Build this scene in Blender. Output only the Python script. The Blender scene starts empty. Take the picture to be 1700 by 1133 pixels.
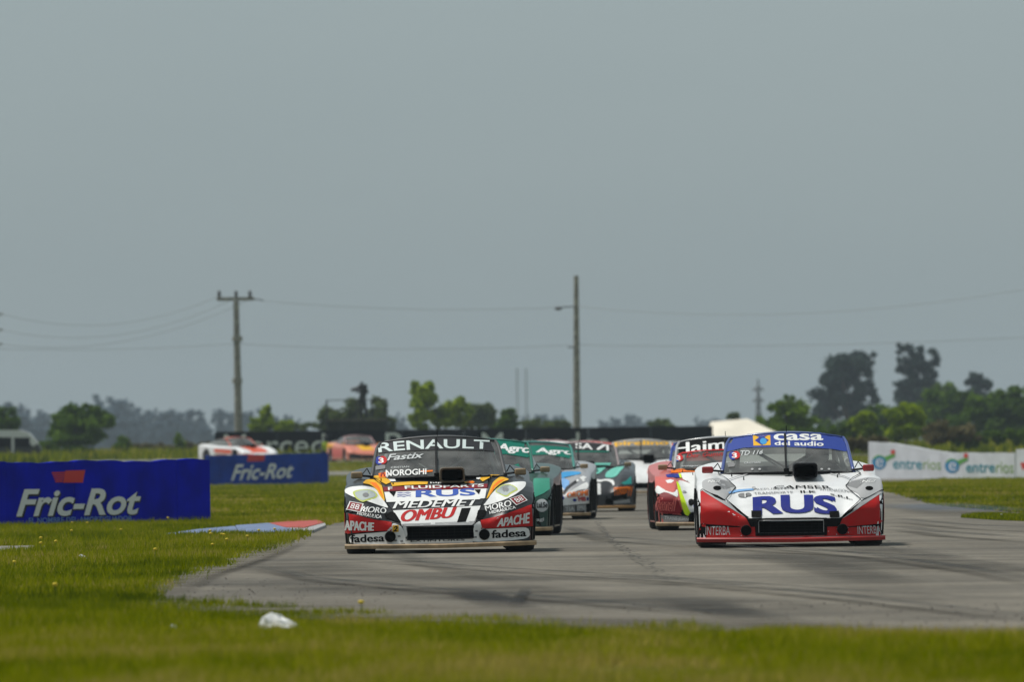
import bpy, bmesh, math, random
import numpy as np
from mathutils import Vector, Matrix
from mathutils.bvhtree import BVHTree
random.seed(7)
RNG = np.random.default_rng(7)
sc = bpy.context.scene
COL = sc.collection
R = math.radians

# ------------------------------------------------------------------ camera, sky, sun, exposure
EYE = 0.97
F = 18900.0                                   # focal length in photograph pixels
PITCH, ROLL = R(0.577), R(-0.70)
cam_d = bpy.data.cameras.new('camera')
cam_d.sensor_width = 36.0
cam_d.lens = 36.0 * F / 1700.0
cam_d.clip_start = 1.0
cam_d.clip_end = 9000.0
cam_d.dof.use_dof = True
cam_d.dof.focus_distance = 113.0
cam_d.dof.aperture_fstop = 7.6
cam = bpy.data.objects.new('camera', cam_d)
COL.objects.link(cam)
CR = Matrix.Rotation(math.pi/2 + PITCH, 3, 'X') @ Matrix.Rotation(ROLL, 3, 'Z')
cam.matrix_world = Matrix.Translation((0, 0, EYE)) @ CR.to_4x4()
sc.camera = cam

SUN_EL, SUN_AZ = 66.0, 72.0                   # degrees above horizon; azimuth from +Y (away from camera) to the left
world = bpy.data.worlds.new('World')
sc.world = world
world.use_nodes = True
wn = world.node_tree
for n in list(wn.nodes): wn.nodes.remove(n)
w_out = wn.nodes.new('ShaderNodeOutputWorld')
w_bg = wn.nodes.new('ShaderNodeBackground')
w_sky = wn.nodes.new('ShaderNodeTexSky')
w_sky.sky_type = 'NISHITA'
w_sky.sun_disc = False
w_sky.sun_elevation = R(SUN_EL)
w_sky.sun_rotation = R(-SUN_AZ)
w_sky.air_density = 1.0
w_sky.dust_density = 1.6
w_sky.ozone_density = 1.0
w_hsv = wn.nodes.new('ShaderNodeHueSaturation')
w_hsv.inputs['Saturation'].default_value = 0.34
w_tint = wn.nodes.new('ShaderNodeMix'); w_tint.data_type = 'RGBA'; w_tint.blend_type = 'MULTIPLY'
w_tint.inputs[0].default_value = 1.0
w_tint.inputs[7].default_value = (0.89, 1.0, 1.02, 1)
wn.links.new(w_sky.outputs[0], w_hsv.inputs['Color'])
wn.links.new(w_hsv.outputs[0], w_tint.inputs[6])
w_cloud = wn.nodes.new('ShaderNodeMix'); w_cloud.data_type = 'RGBA'     # thin even overcast over the clear sky
w_cloud.inputs[0].default_value = 0.6
w_tc = wn.nodes.new('ShaderNodeTexCoord'); w_mp = wn.nodes.new('ShaderNodeMapping'); w_mp.inputs['Scale'].default_value = (7, 7, 26)
w_nz = wn.nodes.new('ShaderNodeTexNoise'); w_nz.inputs['Scale'].default_value = 1.0; w_nz.inputs['Detail'].default_value = 4.0
w_rp = wn.nodes.new('ShaderNodeValToRGB'); w_rp.color_ramp.elements[0].position = .3; w_rp.color_ramp.elements[1].position = .7
w_rp.color_ramp.elements[0].color = (.310, .388, .418, 1); w_rp.color_ramp.elements[1].color = (.362, .438, .460, 1)
w_sc = wn.nodes.new('ShaderNodeVectorMath'); w_sc.operation = 'SCALE'; w_sc.inputs['Scale'].default_value = 10.0
wn.links.new(w_tc.outputs['Generated'], w_mp.inputs[0]); wn.links.new(w_mp.outputs[0], w_nz.inputs['Vector'])
wn.links.new(w_nz.outputs[0], w_rp.inputs[0]); wn.links.new(w_rp.outputs[0], w_sc.inputs[0]); wn.links.new(w_sc.outputs[0], w_cloud.inputs[7])
wn.links.new(w_tint.outputs[2], w_cloud.inputs[6])
wn.links.new(w_cloud.outputs[2], w_bg.inputs['Color'])
w_bg.inputs['Strength'].default_value = 0.095
wn.links.new(w_bg.outputs[0], w_out.inputs['Surface'])

sun_d = bpy.data.lights.new('sun', 'SUN')
sun_d.energy = 3.3
sun_d.angle = R(9.0)
sun_d.color = (1.0, 0.96, 0.9)
sun = bpy.data.objects.new('sun', sun_d)
COL.objects.link(sun)
_sd = Vector((-math.sin(R(SUN_AZ))*math.cos(R(SUN_EL)), math.cos(R(SUN_AZ))*math.cos(R(SUN_EL)), math.sin(R(SUN_EL))))
sun.rotation_euler = _sd.to_track_quat('Z', 'Y').to_euler()

sc.view_settings.view_transform = 'Standard'
sc.view_settings.look = 'None'
sc.view_settings.gamma = 1.0
sc.view_settings.exposure = 0.0
sc.view_settings.use_curve_mapping = False
sc.render.engine = 'CYCLES'
sc.cycles.use_denoising = True
sc.cycles.denoiser = 'OPENIMAGEDENOISE'
sc.cycles.denoising_prefilter = 'ACCURATE'
sc.cycles.denoising_input_passes = 'RGB_ALBEDO_NORMAL'
sc.cycles.max_bounces = 6
sc.cycles.transparent_max_bounces = 12
sc.cycles.volume_bounces = 0
HAZE = 0.00013

# ------------------------------------------------------------------ terrain and photograph geometry
def tz(x, y):
    t = min(1.0, max(0.0, (y - 430.0) / 75.0)); u = min(1.0, max(0.0, (y - 505.0) / 140.0))
    a = min(1.0, max(0.0, (y - 195.0) / 40.0)); b = min(1.0, max(0.0, (y - 300.0) / 50.0))
    return .78*t*t*(3 - 2*t) + .25*u*u*(3 - 2*u) + .10*a*a*(3 - 2*a)*(1 - b*b*(3 - 2*b))
def tz_np(y):
    t = np.clip((y - 430.0) / 75.0, 0, 1); u = np.clip((y - 505.0) / 140.0, 0, 1)
    a = np.clip((y - 195.0) / 40.0, 0, 1); b = np.clip((y - 300.0) / 50.0, 0, 1)
    return .78*t*t*(3 - 2*t) + .25*u*u*(3 - 2*u) + .10*a*a*(3 - 2*a)*(1 - b*b*(3 - 2*b))
def ray(px, py):
    return CR @ Vector(((px - 850.0)/F, -(py - 566.5)/F, -1.0))
def ground(px, py, z=0.0):
    d = ray(px, py)
    t = (z - EYE) / d.z
    return Vector((d.x*t, d.y*t, z))
def at(px, py, dist):
    """point seen at pixel px,py at distance dist along +Y"""
    d = ray(px, py)
    t = dist / d.y
    return Vector((d.x*t, dist, EYE + d.z*t))
def foot(px, dist):
    p = at(px, 757, dist)
    return Vector((p.x, dist, tz(p.x, dist)))

# ------------------------------------------------------------------ materials
_mats = {}
def nt(m):
    m.use_nodes = True
    t = m.node_tree
    for n in list(t.nodes): t.nodes.remove(n)
    o = t.nodes.new('ShaderNodeOutputMaterial')
    return t, o
def mat(name, c, rough=0.6, metal=0.0, coat=0.0, var=0.0, scale=6.0, bump=0.0, spec=0.5, dirt=0.0):
    if name in _mats: return _mats[name]
    m = bpy.data.materials.new(name)
    t, o = nt(m)
    p = t.nodes.new('ShaderNodeBsdfPrincipled')
    p.inputs['Base Color'].default_value = (c[0], c[1], c[2], 1)
    p.inputs['Roughness'].default_value = rough
    p.inputs['Metallic'].default_value = metal
    p.inputs['Coat Weight'].default_value = coat
    p.inputs['Coat Roughness'].default_value = 0.12
    p.inputs['Specular IOR Level'].default_value = spec
    t.links.new(p.outputs[0], o.inputs[0])
    tc = t.nodes.new('ShaderNodeTexCoord')
    if var > 0 or bump > 0:
        nz = t.nodes.new('ShaderNodeTexNoise')
        nz.inputs['Scale'].default_value = scale
        nz.inputs['Detail'].default_value = 6.0
        t.links.new(tc.outputs['Object'], nz.inputs['Vector'])
        if var > 0:
            mx = t.nodes.new('ShaderNodeMix'); mx.data_type = 'RGBA'
            rp = t.nodes.new('ShaderNodeMapRange')
            rp.inputs[1].default_value = 0.35; rp.inputs[2].default_value = 0.65
            t.links.new(nz.outputs[0], rp.inputs[0])
            t.links.new(rp.outputs[0], mx.inputs[0])
            mx.inputs[6].default_value = tuple(v*(1-var) for v in c) + (1,)
            mx.inputs[7].default_value = tuple(min(1, v*(1+var)) for v in c) + (1,)
            t.links.new(mx.outputs[2], p.inputs['Base Color'])
        if bump > 0:
            b = t.nodes.new('ShaderNodeBump')
            b.inputs['Strength'].default_value = bump
            t.links.new(nz.outputs[0], b.inputs['Height'])
            t.links.new(b.outputs[0], p.inputs['Normal'])
    if dirt > 0:
        # road grime: brownish spatter in irregular patches, thicker low on the body (mud thrown by wheels)
        src = p.inputs['Base Color'].links[0].from_socket if p.inputs['Base Color'].links else None
        nz = t.nodes.new('ShaderNodeTexNoise'); nz.inputs['Scale'].default_value = 7.0; nz.inputs['Detail'].default_value = 8.0
        t.links.new(tc.outputs['Object'], nz.inputs['Vector'])
        sx = t.nodes.new('ShaderNodeSeparateXYZ'); t.links.new(tc.outputs['Object'], sx.inputs[0])
        mr = t.nodes.new('ShaderNodeMapRange')
        mr.inputs[1].default_value = 0.05; mr.inputs[2].default_value = 0.75
        mr.inputs[3].default_value = 0.62; mr.inputs[4].default_value = 0.25
        t.links.new(sx.outputs[2], mr.inputs[0])
        ml = t.nodes.new('ShaderNodeMath'); ml.operation = 'MULTIPLY'
        t.links.new(nz.outputs[0], ml.inputs[0]); t.links.new(mr.outputs[0], ml.inputs[1])
        m2 = t.nodes.new('ShaderNodeMapRange')
        m2.inputs[1].default_value = 0.16; m2.inputs[2].default_value = 0.42
        m2.inputs[3].default_value = 0.0; m2.inputs[4].default_value = dirt
        t.links.new(ml.outputs[0], m2.inputs[0])
        mx = t.nodes.new('ShaderNodeMix'); mx.data_type = 'RGBA'
        t.links.new(m2.outputs[0], mx.inputs[0])
        if src: t.links.new(src, mx.inputs[6])
        else: mx.inputs[6].default_value = (c[0], c[1], c[2], 1)
        mx.inputs[7].default_value = (0.085, 0.072, 0.056, 1)
        t.links.new(mx.outputs[2], p.inputs['Base Color'])
    _mats[name] = m
    return m
def paint(name, c):   return mat('paint ' + name, c, rough=0.36, coat=0.28, spec=.25, dirt=0.30)
def sticker(name, c): return mat('vinyl ' + name, c, rough=0.5, coat=0.0, spec=.12, dirt=0.26)

# ------------------------------------------------------------------ object helpers
def tag(o, label=None, cat=None, group=None, kind=None):
    if label: o['label'] = label
    if cat: o['category'] = cat
    if group: o['group'] = group
    if kind: o['kind'] = kind
    return o
def thing(name, label, cat, loc=(0, 0, 0), rz=0.0, group=None):
    o = bpy.data.objects.new(name, None)
    o.empty_display_size = 0.3
    COL.objects.link(o)
    o.location = loc
    o.rotation_euler = (0, 0, rz)
    return tag(o, label, cat, group)
def link(name, me, m=None, parent=None):
    if m is not None and not me.materials: me.materials.append(m)
    o = bpy.data.objects.new(name, me)
    COL.objects.link(o)
    if m is not None and me.materials[0] != m:
        o.material_slots[0].link = 'OBJECT'
        o.material_slots[0].material = m
    if parent: o.parent = parent
    return o
def mesh(name, V, Fc, smooth=False, sharp=None):
    me = bpy.data.meshes.new(name)
    me.from_pydata([tuple(v) for v in V], [], Fc)
    me.update()
    if smooth:
        me.polygons.foreach_set('use_smooth', [True]*len(me.polygons))
        if sharp: me.set_sharp_from_angle(angle=R(sharp))
    return me
class MB:
    """collects simple solids into one mesh"""
    def __init__(s): s.V = []; s.F = []
    def add(s, V, Fc):
        n = len(s.V)
        s.V += [tuple(v) for v in V]; s.F += [tuple(i+n for i in f) for f in Fc]
        return s
    def box(s, x0, x1, y0, y1, z0, z1, M=None):
        V = [Vector(p) for p in ((x0,y0,z0),(x1,y0,z0),(x1,y1,z0),(x0,y1,z0),(x0,y0,z1),(x1,y0,z1),(x1,y1,z1),(x0,y1,z1))]
        if M is not None: V = [M @ v for v in V]
        return s.add(V, [(0,3,2,1),(4,5,6,7),(0,1,5,4),(1,2,6,5),(2,3,7,6),(3,0,4,7)])
    def tube(s, pts, r, n=8, r2=None):
        pts = [Vector(p) for p in pts]
        V = []; Fc = []
        k = len(pts)
        for i, p in enumerate(pts):
            d = (pts[min(i+1, k-1)] - pts[max(i-1, 0)]).normalized()
            a = d.cross(Vector((0, 0, 1)))
            if a.length < 0.05: a = d.cross(Vector((1, 0, 0)))
            a.normalize(); b = d.cross(a)
            rr = r if r2 is None else r + (r2 - r)*i/(k-1)
            for j in range(n):
                t = 2*math.pi*j/n
                V.append(p + a*math.cos(t)*rr + b*math.sin(t)*rr)
        for i in range(k-1):
            for j in range(n):
                Fc.append((i*n+j, i*n+(j+1) % n, (i+1)*n+(j+1) % n, (i+1)*n+j))
        Fc.append(tuple(range(n-1, -1, -1))); Fc.append(tuple((k-1)*n+j for j in range(n)))
        return s.add(V, Fc)
    def lathe_x(s, prof, n=28, cx=0.0, cy=0.0, cz=0.0):
        """profile of (x, radius) turned about the x axis"""
        V = []; Fc = []
        for (x, r) in prof:
            for j in range(n):
                t = 2*math.pi*j/n
                V.append((cx+x, cy+r*math.cos(t), cz+r*math.sin(t)))
        for i in range(len(prof)-1):
            for j in range(n):
                Fc.append((i*n+j, (i+1)*n+j, (i+1)*n+(j+1) % n, i*n+(j+1) % n))
        return s.add(V, Fc)
    def make(s, name, smooth=False, sharp=None): return mesh(name, s.V, s.F, smooth, sharp)
def bevelled(me, w=0.01, seg=2):
    bm = bmesh.new(); bm.from_mesh(me)
    bmesh.ops.bevel(bm, geom=bm.edges[:], offset=w, segments=seg, affect='EDGES', profile=0.5)
    bm.to_mesh(me); bm.free()
    me.polygons.foreach_set('use_smooth', [True]*len(me.polygons))
    me.set_sharp_from_angle(angle=R(50))
    return me

# ------------------------------------------------------------------ text and flat print
_txt = {}
def text_mesh(s, bold=0.0, shear=0.0):
    """vertices in a unit box, triangles"""
    k = (s, bold, shear)
    if k in _txt: return _txt[k]
    cu = bpy.data.curves.new('t', 'FONT')
    cu.body = s; cu.offset = bold; cu.shear = shear; cu.resolution_u = 4
    cu.fill_mode = 'FRONT'
    o = bpy.data.objects.new('t', cu)
    COL.objects.link(o)
    dg = bpy.context.evaluated_depsgraph_get()
    me = bpy.data.meshes.new_from_object(o.evaluated_get(dg))
    V = np.array([tuple(v.co) for v in me.vertices])[:, :2]
    Fc = [tuple(p.vertices) for p in me.polygons]
    bpy.data.objects.remove(o); bpy.data.curves.remove(cu); bpy.data.meshes.remove(me)
    lo, hi = V.min(0), V.max(0)
    V = (V - lo) / (hi - lo)
    _txt[k] = (V, Fc)
    return _txt[k]
def quad_map(V, q, arc=0.0):
    """unit-box points to the quad TL,TR,BR,BL (2D); arc lifts the middle"""
    TL, TR, BR, BL = [np.array(p, float) for p in q]
    u = V[:, 0:1]; v = V[:, 1:2]
    P = (1-v)*((1-u)*BL + u*BR) + v*((1-u)*TL + u*TR)
    P[:, 1] += arc * (1 - (2*u[:, 0]-1)**2)
    return P
def cut_grid(P2, Fc, step):
    """flat 2D mesh (x,z) cut along a grid, as bmesh verts (x,0,z)"""
    bm = bmesh.new()
    vs = [bm.verts.new((p[0], 0, p[1])) for p in P2]
    for f in Fc:
        try: bm.faces.new([vs[i] for i in f])
        except ValueError: pass
    bmesh.ops.triangulate(bm, faces=bm.faces[:])
    if step:
        lo = np.min(P2, 0); hi = np.max(P2, 0)
        for ax, nrm, st in ((0, (1, 0, 0), step), (1, (0, 0, 1), step*.36)):
            k = math.floor(lo[ax]/st) + 1
            while k*st < hi[ax]:
                co = (k*st, 0, 0) if ax == 0 else (0, 0, k*st)
                bmesh.ops.bisect_plane(bm, geom=bm.verts[:]+bm.edges[:]+bm.faces[:], dist=1e-5, plane_co=co, plane_no=nrm)
                k += 1
        bmesh.ops.triangulate(bm, faces=bm.faces[:])
    V = np.array([tuple(v.co) for v in bm.verts])
    bm.verts.index_update()
    Fo = [tuple(v.index for v in f.verts) for f in bm.faces]
    bm.free()
    return V, Fo

# ------------------------------------------------------------------ the racing car
YT = [-2.30, -2.24, -2.15, -2.02, -1.85, -1.62, -1.32, -1.02, -0.74, -0.3, 0.5, 1.1, 1.7, 2.15, 2.30]
T = dict(
 zc=[.288,.340,.405,.480,.550,.600,.648,.694,.736,.76,.78,.82,.86,.875,.86],
 xh=[.42,.44,.46,.48,.505,.54,.58,.61,.64,.66,.68,.68,.68,.66,.62],
 zh=[.300,.350,.415,.490,.560,.612,.660,.704,.744,.765,.78,.82,.855,.87,.855],
 xf=[.66,.68,.70,.72,.74,.76,.78,.80,.81,.82,.82,.82,.82,.80,.76],
 zf=[.380,.440,.498,.562,.622,.675,.718,.744,.756,.75,.765,.80,.84,.855,.83],
 zs=[.385,.435,.480,.535,.585,.635,.678,.700,.704,.70,.72,.76,.80,.82,.79],
 w =[.895,.920,.932,.940,.945,.948,.950,.945,.935,.93,.935,.945,.945,.925,.87],
 bow=[.20,.19,.175,.155,.13,.09,.05,.02,0,0,0,0,0,-.04,-.08])
def TV(k, y): return float(np.interp(y, YT, T[k]))
WY = (-1.46, 1.34)                      # axles
ARCH = 0.365
def side_bottom(y):
    z = 0.10
    for yc in WY:
        d = abs(y - yc)
        if d < ARCH: z = max(z, 0.30 + math.sqrt(ARCH**2 - d**2))
    return z
def hermite(xs, zs, q):
    xs = np.array(xs); zs = np.array(zs)
    m = np.gradient(zs, xs)
    m[0] = 0
    i = np.clip(np.searchsorted(xs, q) - 1, 0, len(xs)-2)
    h = xs[i+1] - xs[i]; t = (q - xs[i]) / h
    return ((2*t**3-3*t**2+1)*zs[i] + (t**3-2*t**2+t)*h*m[i] + (-2*t**3+3*t**2)*zs[i+1] + (t**3-t**2)*h*m[i+1])
TOPK = 22
def half_section(y):
    zc, xh, zh, xf, zf, zs, w = [TV(k, y) for k in ('zc','xh','zh','xf','zf','zs','w')]
    # parameter positions: the grille edge stays on a column
    u = np.concatenate([np.linspace(0, .325, 6), np.linspace(.325, w-.02, TOPK-6)[1:] , [w-.008]])
    z = hermite([0, xh*.55, xh, xh+.055, xf, w-.02], [zc, zc+.002, zh, zh-.012*(y < -.8)+ (zf-zh)*.12, zf, zs], np.minimum(u, w-.02))
    z[-1] = zs - .012
    pts = list(zip(u, z))
    zb = side_bottom(y)
    top = zs - .035
    for k in range(6):
        zz = top + (min(zb, top-.01) - top)*k/5
        bulge = .012*math.sin(math.pi*min(1, max(0, (zz-.1)/.55)))
        pts.append((w + bulge - .004, zz))
    return pts
def build_body_mesh():
    ys = set(YT) | set(np.round(np.linspace(-2.3, -0.74, 20), 3)) | set(np.round(np.linspace(-.74, 2.3, 16), 3))
    for yc in WY:
        for a in np.linspace(0, math.pi, 15): ys.add(round(yc + ARCH*math.cos(a)*.9999, 4))
        ys.add(yc - ARCH - .002); ys.add(yc + ARCH + .002)
    ys = sorted(ys)
    V = []; Fc = []
    rows = []
    for y in ys:
        half = half_section(y); bow = TV('bow', y); w = TV('w', y)
        full = [(-x, z) for x, z in reversed(half)] + half[1:]
        row = []
        for x, z in full:
            row.append(len(V)); V.append((x, y + bow*min(1.1, abs(x)/w)**2.3, z))
        rows.append(row)
    n = len(rows[0])
    for a, b in zip(rows[:-1], rows[1:]):
        for j in range(n-1): Fc.append((a[j], a[j+1], b[j+1], b[j]))
    # front face under the first section
    half = half_section(ys[0]); nt_ = len(half) - 6
    top = [(-x, z) for x, z in reversed(half[:nt_])] + half[1:nt_]
    r0 = rows[0][6:6+len(top)]
    w = TV('w', ys[0]); bow = TV('bow', ys[0])
    zr = [None, .5, .268, .235, .150, .100]
    grid = [r0]
    for k in range(1, 6):
        row = []
        for (x, z) in top:
            zz = (z + .268)/2 if k == 1 else zr[k]
            pr = {1: -.006, 2: -.010, 3: -.012, 4: -.016, 5: -.03}[k]
            if abs(x) < .33 and k in (2, 3, 4): pr -= .012
            row.append(len(V)); V.append((x, ys[0] + bow*min(1.1, abs(x)/w)**2.3 + pr, zz))
        grid.append(row)
    for k in range(5):
        for j in range(len(top)-1):
            xm = (top[j][0] + top[j+1][0])/2
            if k in (2, 3) and abs(xm) < .325: continue
            Fc.append((grid[k+1][j], grid[k+1][j+1], grid[k][j+1], grid[k][j]))
    # close the front corners against the side
    for sgn in (0, 1):
        sidecol = rows[0][:6][::-1] if sgn == 0 else rows[0][-6:]
        fcol = [g[0] if sgn == 0 else g[-1] for g in grid]
        for k in range(5):
            a, b, c, d = fcol[k], sidecol[k], sidecol[k+1], fcol[k+1]
            Fc.append((a, b, c, d) if sgn == 0 else (a, d, c, b))
    # tail
    last = rows[-1]
    bt = [len(V)+i for i in range(n)]
    for i in last: V.append((V[i][0], V[i][1], .2))
    for j in range(n-1): Fc.append((last[j], last[j+1], bt[j+1], bt[j]))
    me = mesh('car_body', V, Fc, True, 34)
    bm = bmesh.new(); bm.from_mesh(me)
    bmesh.ops.recalc_face_normals(bm, faces=bm.faces[:])
    bm.to_mesh(me); bm.free()
    me.set_sharp_from_angle(angle=R(34))
    return me
# greenhouse
def ws_point(u, v, off=0.0):
    """windscreen: u -1..1 across, v 0..1 up"""
    hw = .668 + (.600 - .668)*v
    x = hw*u
    z = .752 + (1.108-.752)*v + .042*(1-u*u)*v + .010*(1-u*u)
    if v > .8: x *= 1 - .25*(v-.8)**2*4*abs(u)**6
    y = -.80 + .72*v + .17*u*u
    return Vector((x, y, z))
def grid_mesh(name, fn, nu, nv, flip=False):
    V = []; Fc = []
    for j in range(nv+1):
        for i in range(nu+1): V.append(fn(i/nu, j/nv))
    for j in range(nv):
        for i in range(nu):
            a = j*(nu+1)+i
            q = (a, a+1, a+nu+2, a+nu+1)
            Fc.append(q[::-1] if flip else q)
    return mesh(name, V, Fc, True, 60)
def roof_pt(u, v):
    U = 2*u-1
    f = ws_point(U, 1)
    yb = 1.05
    x = f.x*(1 - .02*v)
    return Vector((x, f.y + (yb - .1*U*U - f.y)*v, f.z + .03*math.sin(math.pi*min(1, v*1.3))*(1-U*U*.4) - .05*v*v))
def rear_pt(u, v):
    U = 2*u-1
    a = roof_pt(u, 1); b = Vector((.62*U, 1.85, .868))
    return a.lerp(b, v)
def side_fn(s):
    def fn(u, v):
        # along the length u, up v
        a = ws_point(s, v)
        r = roof_pt(1 if s > 0 else 0, 1); b0 = Vector((s*.64, 1.8, .84))
        b = b0.lerp(r, v)
        p = a.lerp(b, u)
        p.x = s*(abs(p.x) + .03*math.sin(math.pi*u)*(1-v))
        if v > .99 and u > 0:
            q = roof_pt(1 if s > 0 else 0, u)
            p = q
        return p
    return fn
def car_meshes():
    D = {}
    D['body'] = build_body_mesh()
    D['windscreen'] = grid_mesh('windscreen', lambda u, v: ws_point(2*u-1, v), 20, 10)
    D['roof'] = grid_mesh('roof', roof_pt, 16, 10)
    D['rear_window'] = grid_mesh('rear_window', rear_pt, 10, 5)
    for s in (-1, 1): D['side_window', s] = grid_mesh('side_window', side_fn(s), 12, 6, s < 0)
    # seal and pillars round the windscreen
    for s in (-1, 1):
        D['windscreen_pillar', s] = MB().tube([ws_point(s*1.0, v) + Vector((s*.008, .004, 0)) for v in np.linspace(0, 1, 9)], .020, 6).make('windscreen_pillar', True)
    mb = MB().tube([ws_point(u, 1) + Vector((0, 0, .004)) for u in np.linspace(-1, 1, 17)], .014, 6)
    D['roof_edge'] = mb.make('roof_edge', True)
    mb = MB().tube([ws_point(u, 0) + Vector((0, -.01, -.003)) for u in np.linspace(-1, 1, 17)], .012, 6)
    D['windscreen_seal'] = mb.make('windscreen_seal', True)
    # splitter plate following the nose
    V = []; Fc = []
    xs = np.linspace(-.955, .955, 41)
    for x in xs:
        yf = -2.385 + .27*abs(x)**2.4
        zlift = .012*abs(x)
        for (y, z) in ((yf, .098+zlift), (yf-.018, .085+zlift), (yf-.012, .052+zlift), (yf+.35, .06+zlift), (yf+.35, .098+zlift)):
            V.append((x, y, z))
    for i in range(40):
        for k in range(5):
            a, b = i*5+k, i*5+(k+1) % 5
            Fc.append((a, a+5, b+5, b))
    Fc.append((0, 1, 2, 3, 4)); Fc.append(tuple(200+k for k in (4, 3, 2, 1, 0)))
    D['splitter'] = mesh('splitter', V, Fc, True, 30)
    # grille: recessed box with slats
    mb = MB()
    y0 = -2.335
    mb.add([(-.33,y0+.16,.13),(.33,y0+.16,.13),(.33,y0+.16,.28),(-.33,y0+.16,.28)], [(0,1,2,3)])
    mb.add([(-.326,y0+.0,.148),(.326,y0,.148),(.326,y0+.16,.148),(-.326,y0+.16,.148)], [(0,1,2,3)])
    mb.add([(-.326,y0+.02,.27),(.326,y0+.02,.27),(.326,y0+.16,.27),(-.326,y0+.16,.27)], [(0,1,2,3)])
    for s in (-1, 1): mb.add([(s*.327,y0+.03,.148),(s*.327,y0+.16,.148),(s*.327,y0+.16,.27),(s*.327,y0+.03,.27)], [(0,1,2,3)])
    D['grille'] = mb.make('grille')
    mb = MB()
    for z in (.175, .205, .235): mb.box(-.325, .325, y0+.07, y0+.09, z, z+.005)
    for x in np.linspace(-.28, .28, 9): mb.box(x-.003, x+.003, y0+.075, y0+.085, .15, .268)
    D['grille_mesh'] = mb.make('grille_mesh')
    # brake duct: short flared pipe
    mb = MB()
    V = []; Fc = []; n = 20
    for (r, y) in ((.036, .0), (.052, .0), (.056, .02), (.056, .05), (.0,.05)):
        for j in range(n):
            t = 2*math.pi*j/n; V.append((r*math.cos(t), y, r*math.sin(t)))
    for k in range(3):
        for j in range(n): Fc.append((k*n+j, k*n+(j+1) % n, (k+1)*n+(j+1) % n, (k+1)*n+j))
    D['brake_duct'] = mesh('brake_duct', V, Fc, True, 40)
    D['duct_hole'] = mesh('duct_hole', [(.052*math.cos(2*math.pi*j/n), -.004, .052*math.sin(2*math.pi*j/n)) for j in range(n)], [tuple(range(n))])
    # mirror
    mb = MB().box(-.10, .085, -.05, .045, -.045, .05)
    D['mirror_housing'] = bevelled(mb.make('mirror_housing'), .022, 3)
    mb = MB().box(-.088, .073, .046, .049, -.034, .038)
    D['mirror_glass'] = mb.make('mirror_glass')
    # air scoop: rounded frame tapering back into the bonnet
    def rrect(w, h, r, n=5):
        P = []
        for cx, cz, a0 in ((w-r, h-r, 0), (-(w-r), h-r, 90), (-(w-r), -(h-r), 180), (w-r, -(h-r), 270)):
            for k in range(n):
                a = R(a0 + 90*k/(n-1)); P.append((cx + r*math.cos(a), cz + r*math.sin(a)))
        return P
    V = []; Fc = []
    loops = [(.112,.058,-1.22,.03),(.128,.073,-1.24,.035),(.132,.077,-1.20,.036),(.134,.074,-.95,.035),(.12,.05,-.62,.03)]
    m_ = None
    for (w_, h_, y, r_) in loops:
        P = rrect(w_, h_, r_); m_ = len(P)
        zo = .775 + (0 if y < -1.1 else (y+1.2)*.03)
        V += [(x, y, z+zo) for x, z in P]
    for k in range(len(loops)-1):
        for j in range(m_): Fc.append((k*m_+j, k*m_+(j+1) % m_, (k+1)*m_+(j+1) % m_, (k+1)*m_+j))
    me = mesh('air_scoop', V, Fc, True, 45)
    D['air_scoop'] = me
    V = []
    for (w_, h_, y, r_) in ((.112,.058,-1.22,.03), (.10,.045,-1.0,.03)):
        V += [(x, y, z+.775) for x, z in rrect(w_, h_, r_)]
    Fc = [(j, (j+1) % m_, m_+(j+1) % m_, m_+j) for j in range(m_)] + [tuple(range(m_, 2*m_))]
    D['scoop_throat'] = mesh('scoop_throat', V, Fc)
    # wheel
    mb = MB().lathe_x([(-.10,.20),(-.135,.215),(-.148,.262),(-.138,.300),(-.105,.318),(0,.322),(.105,.318),(.138,.300),(.148,.262),(.135,.215),(.10,.20)], 32)
    D['tyre'] = mb.make('tyre', True)
    mb = MB().lathe_x([(.10,.20),(.112,.215),(.105,.205),(.03,.185),(.02,.06),(.045,.05),(.045,.0)], 24).lathe_x([(-.10,.2),(-.10,.215),(.10,.205)], 24)
    for k in range(6):
        a = 2*math.pi*k/6
        mb.box(.025, .05, -.022, .022, .04, .195, Matrix.Rotation(a, 4, 'X'))
    D['rim'] = mb.make('rim', True, 35)
    # floor pan, roll cage, dashboard, seat
    mb = MB().box(-.64, .64, -2.0, 2.2, .085, .12).box(-.9, .9, -1.05, .95, .085, .12).box(-.9,.9,1.75,2.2,.19,.21)
    D['floor_pan'] = mb.make('floor_pan')
    mb = MB()
    for s in (-1, 1):
        mb.tube([(s*.60,-.50,.45),(s*.58,-.52,.80),(s*.49,.02,1.09),(s*.49,.55,1.10),(s*.52,.62,.45)], .022, 8)
        mb.tube([(s*.50,.58,1.08),(s*.55,1.5,.80)], .02, 6)
    mb.tube([(-.49,.02,1.09),(.49,.02,1.09)], .022, 8).tube([(-.49,.56,1.10),(.49,.56,1.10)], .022, 8)
    mb.tube([(-.50,.58,1.08),(.52,.62,.5)], .02, 6).tube([(.50,.58,1.08),(-.52,.62,.5)], .02, 6)
    mb.tube([(-.58,-.5,.74),(.58,-.5,.74)], .02, 6).tube([(-.49,.02,1.09),(0,-.5,.76),(.49,.02,1.09)], .016, 6)
    D['roll_cage'] = mb.make('roll_cage', True)
    mb = MB().box(-.66, .66, -.62, -.34, .55, .765)
    D['dashboard'] = bevelled(mb.make('dashboard'), .03, 2)
    mb = MB().box(.12, .52, .30, .42, .3, .88).box(.12, .17, .12, .40, .3, .70).box(.47, .52, .12, .40, .3, .70).box(.14,.5,-.1,.4,.25,.34).box(.2,.44,.28,.38,.87,1.0)
    D['seat'] = bevelled(mb.make('seat'), .02, 2)
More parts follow.
